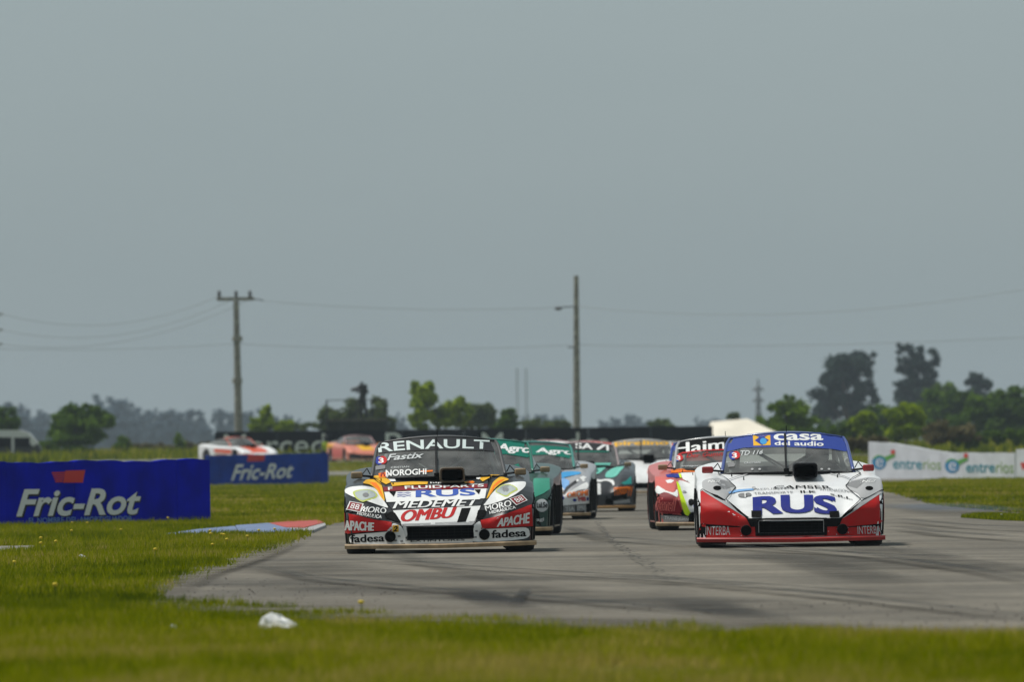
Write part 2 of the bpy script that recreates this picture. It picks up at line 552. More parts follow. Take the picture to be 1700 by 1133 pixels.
    V = []; ysf = [-.72, -.3, .2, .6, 1.1, 1.7]
    for y in ysf:
        for x in (-.63, -.3, 0, .3, .63): V.append((x, y, max(np.interp(abs(x), [0, .66], [TV('zc', y), TV('zh', y)]), 0) + .012))
    D['cockpit_tray'] = mesh('cockpit_tray', V, [(j*5+i, j*5+i+1, j*5+i+6, j*5+i+5) for j in range(5) for i in range(4)])
    # wiper
    pts = [ws_point(-.03, v) + Vector((0, -.022, .008)) for v in np.linspace(.02, .97, 10)]
    mb = MB().tube(pts, .011, 6).tube([ws_point(-.03, 0)+Vector((0,-.05,-.01)), ws_point(-.03,.1)+Vector((0,-.04,.02)), ws_point(-.03,.5)+Vector((0,-.035,.02))], .009, 6)
    mb.box(-.045, .01, -.87, -.80, .745, .80)
    D['wiper'] = mb.make('wiper', True, 40)
    mb = MB().tube([(0,.05,1.13),(0,.06,1.24)], .004, 6).box(-.018,.018,.02,.07,1.125,1.15)
    D['antenna'] = mb.make('antenna')
    # lamp lens: shallow bowl
    D['bonnet_pin'] = MB().tube([(0,0,-.01),(0,0,.035)], .009, 6, .005).make('bonnet_pin')
    return D
CM = car_meshes()

# BVH of everything a front decal may lie on
def bvh_of(keys):
    V = []; Fc = []
    for k in keys:
        me = CM[k]; n = len(V)
        V += [v.co.copy() for v in me.vertices]
        Fc += [tuple(i+n for i in p.vertices) for p in me.polygons]
    return BVHTree.FromPolygons(V, Fc)
BVH = bvh_of(['body', 'windscreen', 'roof'])
BVH_SIDE = bvh_of(['body'])
def lay(P2, Fc, layer, step=.05):
    """lay a flat (x, z) figure on the front of the car"""
    V, Fo = cut_grid(P2, Fc, step)
    out = []; ok = []
    off = .0050 + .0014*layer
    for v in V:
        h, nrm, idx, d = BVH.ray_cast(Vector((v[0], -6, v[2])), Vector((0, 1, 0)))
        good = h is not None and h.y < .2
        if good:
            if nrm.y > 0: nrm = -nrm
            nrm = nrm.normalized()
            p = h + nrm*off
            if nrm.y > -.2: p = p + Vector((0, -.012, 0))
        else: p = Vector((v[0], -6, v[2]))
        out.append(p); ok.append(good)
    Fk = []
    for f in Fo:
        if not all(ok[i] for i in f): continue
        ys = [out[i].y for i in f]
        if max(ys) - min(ys) > .45: continue
        # keep facing the front
        a, b, c = (out[i] for i in f[:3])
        nn = (b-a).cross(c-a)
        Fk.append(f if nn.y < 0 else f[::-1])
    return out, Fk
class Livery:
    def __init__(s, body, crop, s_px, cpx, gy, tilt):
        s.body = body; s.ox, s.oy, s.k = crop; s.s = s_px; s.c = cpx; s.g = gy; s.t = tilt; s.n = 0
    def P(s, x, y):
        px = s.ox + x/s.k; py = s.oy + y/s.k
        return ((px - s.c)/s.s, (s.g - s.t*(px - s.c) - py)/s.s)
    def emit(s, name, P2, Fc, m, layer, step=.05, half=0):
        if half:    # bold strokes: the same letters twice, a hair apart
            a = lay(np.array(P2[:half], float), [f for f in Fc if max(f) < half], layer, step)
            b = lay(np.array(P2[half:], float), [tuple(i-half for i in f) for f in Fc if min(f) >= half], layer+.4, step)
            n = len(a[0]); V = a[0] + b[0]; Fo = a[1] + [tuple(i+n for i in f) for f in b[1]]
        else: V, Fo = lay(np.array(P2, float), Fc, layer, step)
        if not Fo: return None
        used = sorted({i for f in Fo for i in f}); mp = {u: i for i, u in enumerate(used)}
        me = mesh(name, [V[i] for i in used], [tuple(mp[i] for i in f) for f in Fo], True)
        return link(name, me, m, s.body)
    def poly(s, pts, m, layer=1, name='livery_panel', label=None):
        if len(pts) >= 7 and name != 'windscreen_banner' and m not in (RED, BLACK):
            for _ in range(2):      # soft curves like cut vinyl
                pts = [q for a, b in zip(pts, pts[1:]+pts[:1]) for q in ((a[0]*.8+b[0]*.2, a[1]*.8+b[1]*.2), (a[0]*.2+b[0]*.8, a[1]*.2+b[1]*.8))]
        P2 = [s.P(*p) for p in pts]
        # triangulate a possibly concave polygon through bmesh
        bm = bmesh.new()
        f = bm.faces.new([bm.verts.new((p[0], 0, p[1])) for p in P2])
        bmesh.ops.triangulate(bm, faces=[f])
        bm.verts.index_update()
        Q = [(v.co.x, v.co.z) for v in bm.verts]
        Fc = [tuple(v.index for v in f.verts) for f in bm.faces]
        bm.free()
        o = s.emit(name, Q, Fc, m, layer)
        if o and label: o['label'] = label
        return o
    def gap(s, pts, w=.007, m=None, layer=6):
        """shut line between body panels"""
        P2 = [np.array(s.P(*p)) for p in pts]
        for a, b in zip(P2[:-1], P2[1:]):
            d = (b-a)/np.linalg.norm(b-a); nrm = np.array([-d[1], d[0]])*w/2
            s.emit('panel_gap', [a-nrm, b-nrm, b+nrm, a+nrm], [(0,1,2,3)], m or VOID, layer)
    def around_grille(s, m, top, bottom, xl, xr, layer=2, side=True):
        loc = []
        if top > .270: loc.append([(xl,.270),(xr,.270),(xr,top),(xl,top)])
        if bottom < .149: loc.append([(xl,bottom),(xr,bottom),(xr,.149),(xl,.149)])
        if side: loc += [[(xl,.149),(-.327,.149),(-.327,.270),(xl,.270)], [(.327,.149),(xr,.149),(xr,.270),(.327,.270)]]
        for q in loc: s.emit('livery_panel', q, [(0,1,2,3)], m, layer)
    def disc(s, x, y, rx, ry, m, layer=2, name='livery_panel'):
        return s.poly([(x+rx*math.cos(a), y+ry*math.sin(a)) for a in np.linspace(0, 2*math.pi, 25)[:-1]], m, layer, name)
    def text(s, t, q, m, layer=3, bold=.02, shear=0.0, arc=0.0, name='lettering'):
        V, Fc = text_mesh(t, 0.0 if 'M' in t or 'm' in t else min(bold, .018), shear)
        if 'M' in t or 'm' in t: bold += .018
        Q = [s.P(*p) for p in q]
        P2 = quad_map(V, Q, arc)
        e = max(0, bold-.018)*1.1*abs(Q[0][1]-Q[3][1])
        if e < .0004: return s.emit(name, P2, Fc, m, layer, .07)
        n = len(P2)
        return s.emit(name, np.concatenate([P2+np.array([-e, 0]), P2+np.array([e, 0])]), list(Fc)+[tuple(i+n for i in f) for f in Fc], m, layer, .07, n)

def glass_mat():
    m = bpy.data.materials.new('windscreen glass with dust and painted reflections')
    t, o = nt(m)
    tr = t.nodes.new('ShaderNodeBsdfTransparent'); tr.inputs[0].default_value = (.62, .66, .64, 1)
    gl = t.nodes.new('ShaderNodeBsdfGlossy'); gl.inputs['Roughness'].default_value = .06
    df = t.nodes.new('ShaderNodeBsdfDiffuse'); df.inputs[0].default_value = (.34, .33, .31, 1)
    fr = t.nodes.new('ShaderNodeFresnel'); fr.inputs[0].default_value = 1.5
    tc = t.nodes.new('ShaderNodeTexCoord'); nz = t.nodes.new('ShaderNodeTexNoise')
    nz.inputs['Scale'].default_value = 3.5; nz.inputs['Detail'].default_value = 7
    t.links.new(tc.outputs['Object'], nz.inputs['Vector'])
    mr = t.nodes.new('ShaderNodeMapRange'); mr.inputs[1].default_value = .3; mr.inputs[2].default_value = .75
    mr.inputs[3].default_value = .08; mr.inputs[4].default_value = .46  # pale patches strengthened beyond thin dust to paint reflection streaks on the glass
    t.links.new(nz.outputs[0], mr.inputs[0])
    m1 = t.nodes.new('ShaderNodeMixShader'); m2 = t.nodes.new('ShaderNodeMixShader')
    t.links.new(mr.outputs[0], m1.inputs[0]); t.links.new(tr.outputs[0], m1.inputs[1]); t.links.new(df.outputs[0], m1.inputs[2])
    t.links.new(fr.outputs[0], m2.inputs[0]); t.links.new(m1.outputs[0], m2.inputs[1]); t.links.new(gl.outputs[0], m2.inputs[2])
    t.links.new(m2.outputs[0], o.inputs[0])
    return m
GLASS = glass_mat()
RUBBER = mat('tyre rubber', (.013,.013,.013), .8, var=.3, scale=20)
BLACKP = mat('black plastic', (.006,.006,.007), .6, spec=.2)
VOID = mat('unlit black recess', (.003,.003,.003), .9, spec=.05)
METAL = mat('wheel metal', (.25,.25,.26), .35, metal=.9)
CAGE = mat('cage tube grey', (.62,.62,.62), .5)
TAN = mat('worn plywood splitter', (.30,.21,.12), .7, var=.35, scale=9, bump=.2)
WHITE = sticker('white', (.80,.80,.78)); BLACK = mat('matte black vinyl', (.005,.005,.005), .7, spec=.05)
CHROME = mat('mirror glass', (.6,.6,.6), .05, metal=1)
TRAY = mat('charcoal cockpit floor', (.05,.05,.05), .8)
GRILLE = mat('grille wire', (.008,.008,.008), .6, spec=.1)

CAR_GROUP = 'racing cars on the circuit'
def car(px, s_px, yaw, label, base, roofm=None, mirror=None, scoop=None, scoop_x=.14, split=None, roll=0.0, dist=None, pin=True, pos=None, cage=True, ducts=(-.5, .5), tray=None):
    d = dist or F/s_px
    if pos is None:
        fx = at(px, 757, d).x
        cy = math.cos(yaw); sy = math.sin(yaw)
        loc = (fx - 2.3*math.sin(yaw), d + 2.3*cy, tz(fx, d) + .004)
    else: loc = pos
    o = thing('racing_car', label, 'racing car', loc, yaw, CAR_GROUP)
    o.rotation_euler = (0, roll, yaw)
    body = link('body', CM['body'], base, o)
    w = link('windscreen', CM['windscreen'], GLASS, o)
    link('roof', CM['roof'], roofm or base, o)
    link('rear_window', CM['rear_window'], GLASS, o)
    for s in (-1, 1): link('side_window', CM['side_window', s], GLASS, o)
    for s in (-1, 1): link('windscreen_pillar', CM['windscreen_pillar', s], roofm or base, o)
    link('roof_edge', CM['roof_edge'], roofm or base, o)
    link('windscreen_seal', CM['windscreen_seal'], BLACKP, w)
    link('splitter', CM['splitter'], split or TAN, o)
    g = link('grille', CM['grille'], VOID, o); link('grille_mesh', CM['grille_mesh'], GRILLE, g)
    for s in (-1, 1):
        b = link('brake_duct', CM['brake_duct'], BLACKP, o); b.location = (ducts[s > 0], -2.345+.045, .178)
        h = link('duct_hole', CM['duct_hole'], VOID, b)
        arm = MB().tube([(s*.66,-.62,.775),(s*.80,-.69,.79)], .012, 6).tube([(s*.69,-.60,.80),(s*.72,-.66,.86),(s*.77,-.69,.80)], .006, 5).make('mirror')
        a = link('mirror', arm, BLACKP, o)
        mh = link('mirror_housing', CM['mirror_housing'], mirror or BLACKP, a); mh.location = (s*.83, -.70, .792); mh.scale = (s*.62, .8, .72)
        mg = link('mirror_glass', CM['mirror_glass'], CHROME, a); mg.location = (s*.83, -.70, .792); mg.scale = (s*.62, .8, .72)
        for yc in WY:
            wh = bpy.data.objects.new('wheel', None); COL.objects.link(wh); wh.parent = o
            wh.location = (s*.795, yc, .318)
            if s < 0: wh.rotation_euler = (0, 0, math.pi)
            link('tyre', CM['tyre'], RUBBER, wh); link('rim', CM['rim'], METAL, wh)
    a = link('air_scoop', CM['air_scoop'], scoop or BLACKP, o); a.location.x = scoop_x; a.scale = (.95, 1, 1.0); a.location.z = .0
    t_ = link('scoop_throat', CM['scoop_throat'], VOID, a)
    link('floor_pan', CM['floor_pan'], BLACKP, o)
    if cage: link('roll_cage', CM['roll_cage'], CAGE, o)
    link('dashboard', CM['dashboard'], BLACKP, o)
    link('seat', CM['seat'], BLACKP, o)
    link('cockpit_tray', CM['cockpit_tray'], tray or TRAY, o)
    link('wiper', CM['wiper'], BLACKP, o)
    link('antenna', CM['antenna'], BLACKP, o)
    if pin:
        for (x, y) in ((-.46,-1.12),(.50,-1.05),(-.58,-.90),(.52,-.86)):
            h, nrm, i, dd = BVH.ray_cast(Vector((x, y, 2)), Vector((0, 0, -1)))
            p = link('bonnet_pin', CM['bonnet_pin'], BLACKP, o); p.location = h
    return o, body
def side_strip(body, pts, m, s=1, name='livery_panel'):
    """figure in (y, z) laid on the side s of the car"""
    P2 = np.array(pts, float)
    V, Fo = cut_grid(P2, [tuple(range(len(pts)))], .08)
    out = []; ok = []
    for v in V:
        h, nrm, i, d = BVH_SIDE.ray_cast(Vector((s*3, v[0], v[2])), Vector((-s, 0, 0)))
        ok.append(h is not None); out.append(h + Vector((s*.004, 0, 0)) if h else Vector((0, 0, 0)))
    Fk = [f for f in Fo if all(ok[i] for i in f)]
    if Fk: link(name, mesh(name, out, Fk, True), m, body)

# ------------------------------------------------------------------ people
def person_mesh(J, E, rad, sub=2):
    """one skinned body; J joints, E edges, rad radii"""
    me = bpy.data.meshes.new('person')
    me.from_pydata(J, E, [])
    o = bpy.data.objects.new('p', me); COL.objects.link(o)
    o.modifiers.new('s', 'SKIN')
    sv = me.skin_vertices[0].data
    for i, r in enumerate(rad):
        sv[i].radius = (r, r) if not isinstance(r, tuple) else r
        sv[i].use_root = (i == 0)
    o.modifiers['s'].use_smooth_shade = True
    m = o.modifiers.new('b', 'SUBSURF'); m.levels = sub; m.render_levels = sub
    dg = bpy.context.evaluated_depsgraph_get()
    out = bpy.data.meshes.new_from_object(o.evaluated_get(dg))
    bpy.data.objects.remove(o)
    return out
def ellipsoid(c, r, n=14, m=9):
    V = []; Fc = []
    for i in range(m+1):
        p = math.pi*i/m
        for j in range(n):
            t = 2*math.pi*j/n
            V.append((c[0]+r[0]*math.sin(p)*math.cos(t), c[1]+r[1]*math.sin(p)*math.sin(t), c[2]+r[2]*math.cos(p)))
    for i in range(m):
        for j in range(n): Fc.append((i*n+j, i*n+(j+1) % n, (i+1)*n+(j+1) % n, (i+1)*n+j))
    return V, Fc

# ================================================================== THE SETTING
def vnoise(x, y, seed=0):
    """smooth value noise for numpy arrays, 0..1"""
    r = np.random.default_rng(seed); G = r.random((64, 64))
    xi = np.floor(x).astype(int); yi = np.floor(y).astype(int)
    fx = x - xi; fy = y - yi; fx = fx*fx*(3-2*fx); fy = fy*fy*(3-2*fy)
    g = lambda a, b: G[a % 64, b % 64]
    return (g(xi, yi)*(1-fx)+g(xi+1, yi)*fx)*(1-fy) + (g(xi, yi+1)*(1-fx)+g(xi+1, yi+1)*fx)*fy

def ground_material():
    m = bpy.data.materials.new('turf soil and low grass')
    t, o = nt(m)
    p = t.nodes.new('ShaderNodeBsdfPrincipled'); p.inputs['Roughness'].default_value = .95
    p.inputs['Specular IOR Level'].default_value = .1
    g = t.nodes.new('ShaderNodeNewGeometry')
    n1 = t.nodes.new('ShaderNodeTexNoise'); n1.inputs['Scale'].default_value = .12; n1.inputs['Detail'].default_value = 8
    n2 = t.nodes.new('ShaderNodeTexNoise'); n2.inputs['Scale'].default_value = 3.0; n2.inputs['Detail'].default_value = 8
    for n in (n1, n2): t.links.new(g.outputs['Position'], n.inputs['Vector'])
    r1 = t.nodes.new('ShaderNodeValToRGB')
    e = r1.color_ramp.elements
    e[0].position = .35; e[0].color = (.065, .075, .006, 1); e[1].position = .68; e[1].color = (.155, .140, .025, 1)
    x = e.new(.5); x.color = (.11, .118, .008, 1)
    t.links.new(n1.outputs[0], r1.inputs[0])
    mx = t.nodes.new('ShaderNodeMix'); mx.data_type = 'RGBA'; mx.blend_type = 'MULTIPLY'; mx.inputs[0].default_value = .7
    r2 = t.nodes.new('ShaderNodeValToRGB'); r2.color_ramp.elements[0].position = .3; r2.color_ramp.elements[0].color = (.45,.45,.4,1)
    r2.color_ramp.elements[1].position = .7; r2.color_ramp.elements[1].color = (1.2,1.2,1.1,1)
    t.links.new(n2.outputs[0], r2.inputs[0])
    t.links.new(r1.outputs[0], mx.inputs[6]); t.links.new(r2.outputs[0], mx.inputs[7])
    t.links.new(mx.outputs[2], p.inputs['Base Color'])
    t.links.new(p.outputs[0], o.inputs[0])
    return m
SOIL = ground_material()
ysg = [-200, -50, 0, 30, 60, 100, 150] + list(range(190, 661, 5)) + [700, 900, 1400, 2000, 2950]
xsg = [-1400, -500, -150, -60, -20, 0, 20, 60, 150, 500, 1400]
V = [(x, y, tz(x, y)) for y in ysg for x in xsg]
nx = len(xsg)
Fc = [(j*nx+i, j*nx+i+1, (j+1)*nx+i+1, (j+1)*nx+i) for j in range(len(ysg)-1) for i in range(nx-1)]
tag(link('ground', mesh('ground', V, Fc, True), SOIL), kind='structure')

# race track outline (metres, camera at the origin looking along +Y)
TRACK = [tuple(ground(x, y).xy) for x, y in ((245,1000),(400,1012),(560,1022),(700,1031),(1000,1047),(1400,1058),(1700,1062))]
TRACK += [(7,54.5),(12,53),(30,48),(60,60),(40,100),(22,125),(13,140),(9.2,152),(8,165),(7.7,172),(7.4,200),(7.6,222),(8.0,250),(9.0,285),
          (10.6,325),(13.5,370),(18.5,410),(25,450),(33,490),(24,497),(16,450),(9,400),(5.2,350),(2.2,300),(.2,260),(-.9,230),(-1.8,200),(-2.3,180),(-2.68,166),(-2.62,145),(-2.56,131),
          (-2.50,118),(-2.60,108),(-2.54,98),(-2.65,90)]
def inside(poly, x, y):
    x = np.asarray(x); y = np.asarray(y); c = np.zeros(x.shape, bool)
    n = len(poly)
    for i in range(n):
        x1, y1 = poly[i]; x2, y2 = poly[(i+1) % n]
        if y1 == y2: continue
        c ^= ((y1 > y) != (y2 > y)) & (x < (x2-x1)*(y-y1)/(y2-y1)+x1)
    return c
def sheet(name, poly, off, m, steps=True, **kw):
    bm = bmesh.new()
    f = bm.faces.new([bm.verts.new((p[0], p[1], 0)) for p in poly])
    bmesh.ops.triangulate(bm, faces=[f])
    ys = [p[1] for p in poly]
    for k in range(190, 660, 5):
        if min(ys) < k < max(ys):
            bmesh.ops.bisect_plane(bm, geom=bm.verts[:]+bm.edges[:]+bm.faces[:], dist=1e-5, plane_co=(0, k, 0), plane_no=(0, 1, 0))
    for v in bm.verts: v.co.z = tz(v.co.x, v.co.y) + off + (.02 if v.co.y > 365 else 0)
    bmesh.ops.recalc_face_normals(bm, faces=bm.faces[:])
    if sum(f.normal.z for f in bm.faces) < 0: bmesh.ops.reverse_faces(bm, faces=bm.faces[:])
    me = bpy.data.meshes.new(name); bm.to_mesh(me); bm.free()
    return link(name, me, m, kw.get('parent'))
def asphalt_material():
    m = bpy.data.materials.new('weathered racing asphalt')
    t, o = nt(m)
    p = t.nodes.new('ShaderNodeBsdfPrincipled'); p.inputs['Roughness'].default_value = .85
    p.inputs['Specular IOR Level'].default_value = .25
    g = t.nodes.new('ShaderNodeNewGeometry')
    def noise(scale, det, vec=None, sc3=None):
        n = t.nodes.new('ShaderNodeTexNoise'); n.inputs['Scale'].default_value = scale; n.inputs['Detail'].default_value = det
        if sc3:
            mp = t.nodes.new('ShaderNodeMapping'); mp.inputs['Scale'].default_value = sc3[0]; mp.inputs['Rotation'].default_value = sc3[1]
            t.links.new(g.outputs['Position'], mp.inputs[0]); t.links.new(mp.outputs[0], n.inputs['Vector'])
        else: t.links.new(g.outputs['Position'], n.inputs['Vector'])
        return n
    big = noise(.22, 5); fine = noise(14, 8)
    lane = noise(1.0, 5, sc3=((1.1, .035, 1), (0, 0, R(8))))      # rubbered-in lines along the direction of travel
    cross = noise(1.0, 4, sc3=((.12, .55, 1), (0, 0, R(-14))))    # tyre arcs through the bend
    r1 = t.nodes.new('ShaderNodeValToRGB'); e = r1.color_ramp.elements
    e[0].position = .32; e[0].color = (.120, .108, .087, 1); e[1].position = .7; e[1].color = (.205, .182, .143, 1)
    t.links.new(big.outputs[0], r1.inputs[0])
    def mul(a, nz, lo, hi, p0, p1):
        r = t.nodes.new('ShaderNodeMapRange'); r.inputs[1].default_value = p0; r.inputs[2].default_value = p1
        r.inputs[3].default_value = lo; r.inputs[4].default_value = hi
        t.links.new(nz.outputs[0], r.inputs[0])
        x = t.nodes.new('ShaderNodeMix'); x.data_type = 'RGBA'; x.blend_type = 'MULTIPLY'; x.inputs[0].default_value = 1
        t.links.new(a, x.inputs[6]); t.links.new(r.outputs[0], x.inputs[7])
        return x.outputs[2]
    c = mul(r1.outputs[0], fine, .70, 1.25, .3, .7)
    c = mul(c, lane, .80, 1.06, .35, .62)
    c = mul(c, cross, .80, 1.06, .34, .55)
    t.links.new(c, p.inputs['Base Color'])
    b = t.nodes.new('ShaderNodeBump'); b.inputs['Strength'].default_value = .35; b.inputs['Distance'].default_value = .02
    n3 = noise(60, 4); t.links.new(n3.outputs[0], b.inputs['Height']); t.links.new(b.outputs[0], p.inputs['Normal'])
    t.links.new(p.outputs[0], o.inputs[0])
    return m
ASPH = asphalt_material()
DUSTY = mat('dusty asphalt', (.24, .215, .185), .9, var=.25, scale=2.0)
PALE = mat('pale gravel track', (.17, .158, .13), .9, var=.2, scale=.8)
tag(sheet('race_track', TRACK, .006, ASPH), kind='structure')
SIDEPATH = [tuple(ground(x, y).xy) for x, y in ((-160,934),(-60,925),(0,919),(60,914),(96,909),(60,907),(0,908),(-160,915))]
tag(sheet('path', SIDEPATH, .006, PALE), kind='structure')
ACROSS_L = [(-60,322),(-20,318),(-6,315),(1.5,313),(3.0,323),(-6,325),(-20,328),(-60,332)]
tag(sheet('path', ACROSS_L, .004, PALE), kind='structure')
ACROSS_R = [(10.3,320),(13,319),(20,317),(60,310),(60,320),(20,327),(13,328),(10.7,328)]
tag(sheet('path', ACROSS_R, .004, PALE), kind='structure')
ACROSS_M = [(-60,461),(-20,459),(-8,458),(6,457),(17,457),(17,464),(-8,467),(-20,468),(-60,470)]
tag(sheet('path', ACROSS_M, .004, PALE), kind='structure')
FAR_TRACK = [(-90,498),(-40,496),(0,498),(40,500),(90,498),(90,530),(40,532),(0,530),(-40,528),(-90,530)]
tag(sheet('race_track_far_section', FAR_TRACK, .004, ASPH), kind='structure')

# tyre marks, sealed crack, paint stains: thin ribbons with worn, broken edges
def worn(name, c, alpha, scale, lo=.42, hi=.6, stretch=None):
    m = bpy.data.materials.new(name)
    t, o = nt(m)
    d = t.nodes.new('ShaderNodeBsdfPrincipled'); d.inputs['Base Color'].default_value = (*c, 1); d.inputs['Roughness'].default_value = .8
    d.inputs['Specular IOR Level'].default_value = .2
    tr = t.nodes.new('ShaderNodeBsdfTransparent'); mx = t.nodes.new('ShaderNodeMixShader')
    uv = t.nodes.new('ShaderNodeTexCoord'); sx = t.nodes.new('ShaderNodeSeparateXYZ'); t.links.new(uv.outputs['UV'], sx.inputs[0])
    g = t.nodes.new('ShaderNodeNewGeometry')
    nz = t.nodes.new('ShaderNodeTexNoise'); nz.inputs['Scale'].default_value = scale; nz.inputs['Detail'].default_value = 6
    t.links.new(g.outputs['Position'], nz.inputs['Vector'])
    mr = t.nodes.new('ShaderNodeMapRange'); mr.inputs[1].default_value = lo - .15; mr.inputs[2].default_value = hi
    mr.inputs[3].default_value = 0; mr.inputs[4].default_value = alpha
    t.links.new(nz.outputs[0], mr.inputs[0])
    # soft flanks: v(1-v)*4, and soft ends
    def par(sock):
        a = t.nodes.new('ShaderNodeMath'); a.operation = 'SUBTRACT'; a.inputs[0].default_value = 1; t.links.new(sock, a.inputs[1])
        b = t.nodes.new('ShaderNodeMath'); b.operation = 'MULTIPLY'; t.links.new(a.outputs[0], b.inputs[0]); t.links.new(sock, b.inputs[1])
        c_ = t.nodes.new('ShaderNodeMath'); c_.operation = 'MULTIPLY'; c_.inputs[1].default_value = 5; c_.use_clamp = True; t.links.new(b.outputs[0], c_.inputs[0])
        return c_.outputs[0]
    m1 = t.nodes.new('ShaderNodeMath'); m1.operation = 'MULTIPLY'; t.links.new(par(sx.outputs[1]), m1.inputs[0]); t.links.new(par(sx.outputs[0]), m1.inputs[1])
    m2 = t.nodes.new('ShaderNodeMath'); m2.operation = 'MULTIPLY'; t.links.new(m1.outputs[0], m2.inputs[0]); t.links.new(mr.outputs[0], m2.inputs[1])
    t.links.new(m2.outputs[0], mx.inputs[0]); t.links.new(tr.outputs[0], mx.inputs[1]); t.links.new(d.outputs[0], mx.inputs[2])
    t.links.new(mx.outputs[0], o.inputs[0])
    return m
def ribbon(name, pts, w, m, off, jitter=0.0):
    """pts = photograph pixels on the road, w = width in metres"""
    P = [ground(*p) for p in pts]
    Q = []
    for a, b in zip(P[:-1], P[1:]):
        n = max(2, int((b-a).length/.5))
        Q += [a.lerp(b, k/n) for k in range(n)]
    Q.append(P[-1])
    if len(Q) > 6 and not jitter:
        for _ in range(6): Q = [Q[0]] + [(Q[i-1]+Q[i]*2+Q[i+1])/4 for i in range(1, len(Q)-1)] + [Q[-1]]
    V = []; Fc = []
    for i, p in enumerate(Q):
        d = (Q[min(i+1, len(Q)-1)] - Q[max(i-1, 0)]).normalized(); s = Vector((-d.y, d.x, 0))
        p = p + s*random.uniform(-jitter, jitter)
        V += [p + s*w/2, p - s*w/2]
    for v in V: v.z = .006 + off
    for i in range(len(Q)-1): Fc.append((2*i, 2*i+1, 2*i+3, 2*i+2))
    me = mesh(name, V, Fc)
    uvl = me.uv_layers.new(name='UVMap')
    for p in me.polygons:
        for li in p.loop_indices:
            vi = me.loops[li].vertex_index
            uvl.data[li].uv = ((vi//2)/(len(Q)-1), vi % 2)
    return tag(link(name, me, m), kind='structure')
SKID = worn('rubber laid by tyres', (.026, .025, .023), .36, 1.1)
SKID2 = worn('fresh rubber mark', (.016, .016, .015), .6, 1.4, .40, .58)
CRACK = worn('bitumen crack seal', (.018, .018, .018), .75, 1.6, .38, .55)
BLUESTAIN = worn('worn blue paint', (.04, .09, .16), .5, 1.2, .48, .62)
DUST = worn('pale dust on the road edge', (.17, .15, .118), .75, .8, .3, .55)
k = .004
for pts, w, m in (
    (((330,965),(480,972),(640,977),(850,990),(1080,1004),(1300,1016),(1500,1024),(1760,1032)), 2.2, SKID),
    (((420,935),(560,955),(800,962),(1000,968)), 1.6, SKID),
    (((1130,915),(1240,925),(1420,935),(1560,948),(1760,955)), 1.4, SKID),
    (((1330,900),(1460,915),(1620,942),(1760,968)), .8, SKID),
    (((1270,925),(1350,940),(1500,975),(1560,975)), .7, SKID),
    (((762,982),(815,1000),(860,1020),(915,1036)), .42, CRACK),
    (((876,982),(862,1000),(852,1020)), .10, CRACK),
    (((1130,1000),(1240,1030),(1330,1048),(1420,1055)), .5, SKID2),
    (((250,1001),(420,1006),(700,1024),(1000,1041),(1400,1051),(1700,1056)), 2.6, DUST),
    (((255,1000),(320,962),(420,930),(490,900)), .45, DUST),
    (((420,945),(520,968),(700,985),(900,1000),(1100,1019),(1300,1040)), .22, SKID2),
    (((560,930),(800,950),(1100,968),(1400,990),(1740,1010)), .18, SKID2),
    (((900,960),(1150,975),(1400,1000),(1740,1040)), .25, SKID2),
    (((1120,905),(1260,918),(1480,930),(1740,938)), .25, SKID2),
    (((1180,905),(1400,925),(1600,952),(1740,980)), .22, SKID2),
    (((600,900),(700,940),(860,975),(1000,990)), .3, SKID),
    (((930,880),(1000,900),(1160,912)), .3, SKID2),
    (((1480,880),(1560,892),(1740,905)), .35, SKID2),
    (((1480,868),(1600,880),(1740,886)), .3, SKID2),
    (((1505,842),(1560,848),(1640,858)), 2.0, BLUESTAIN),
):
    ribbon('tyre_mark' if m in (SKID, SKID2) else 'road_stain', pts, w, m, k); k += .003
ribbon('sealed_crack', ((990,865),(994,878),(1003,890),(1014,905),(1040,925),(1062,938),(1078,950),(1100,965),(1128,980),(1150,990)), .032, CRACK, k, .05)
ribbon('sealed_crack', ((1440,862),(1452,905),(1500,920),(1600,935)), .035, CRACK, k+.003, .04)

# rubber crumbs and stones on the road edge (nobody could count them)
n = 700
xs = RNG.uniform(-2.4, 4.5, n); t = RNG.random(n)**1.5
ys = 58 + (xs < -.5)*4 + np.interp(xs, [-2.5, -.5, .5, 1.7, 4.5], [18, 5.5, 1.5, 0, -2.6]) + t*14
V = []; Fc = []
for x, y in zip(xs, ys):
    if not inside(TRACK, np.array([x]), np.array([y]))[0]: continue
    s = random.uniform(.004, .010); b = len(V)
    for q in ((-1,-.6,0),(1,-.5,0),(.8,.7,0),(-.9,.8,0),(.1,0,1.1)): V.append((x+q[0]*s*random.uniform(.7, 1.4), y+q[1]*s*2, .03*0+.012+q[2]*s))
    Fc += [(b,b+1,b+4),(b+1,b+2,b+4),(b+2,b+3,b+4),(b+3,b,b+4)]
o = link('rubber_crumbs', mesh('rubber_crumbs', V, Fc), mat('rubber crumbs', (.075,.065,.055), .9))
tag(o, 'dark crumbs of tyre rubber scattered on the near road edge', 'rubber crumbs', kind='stuff')

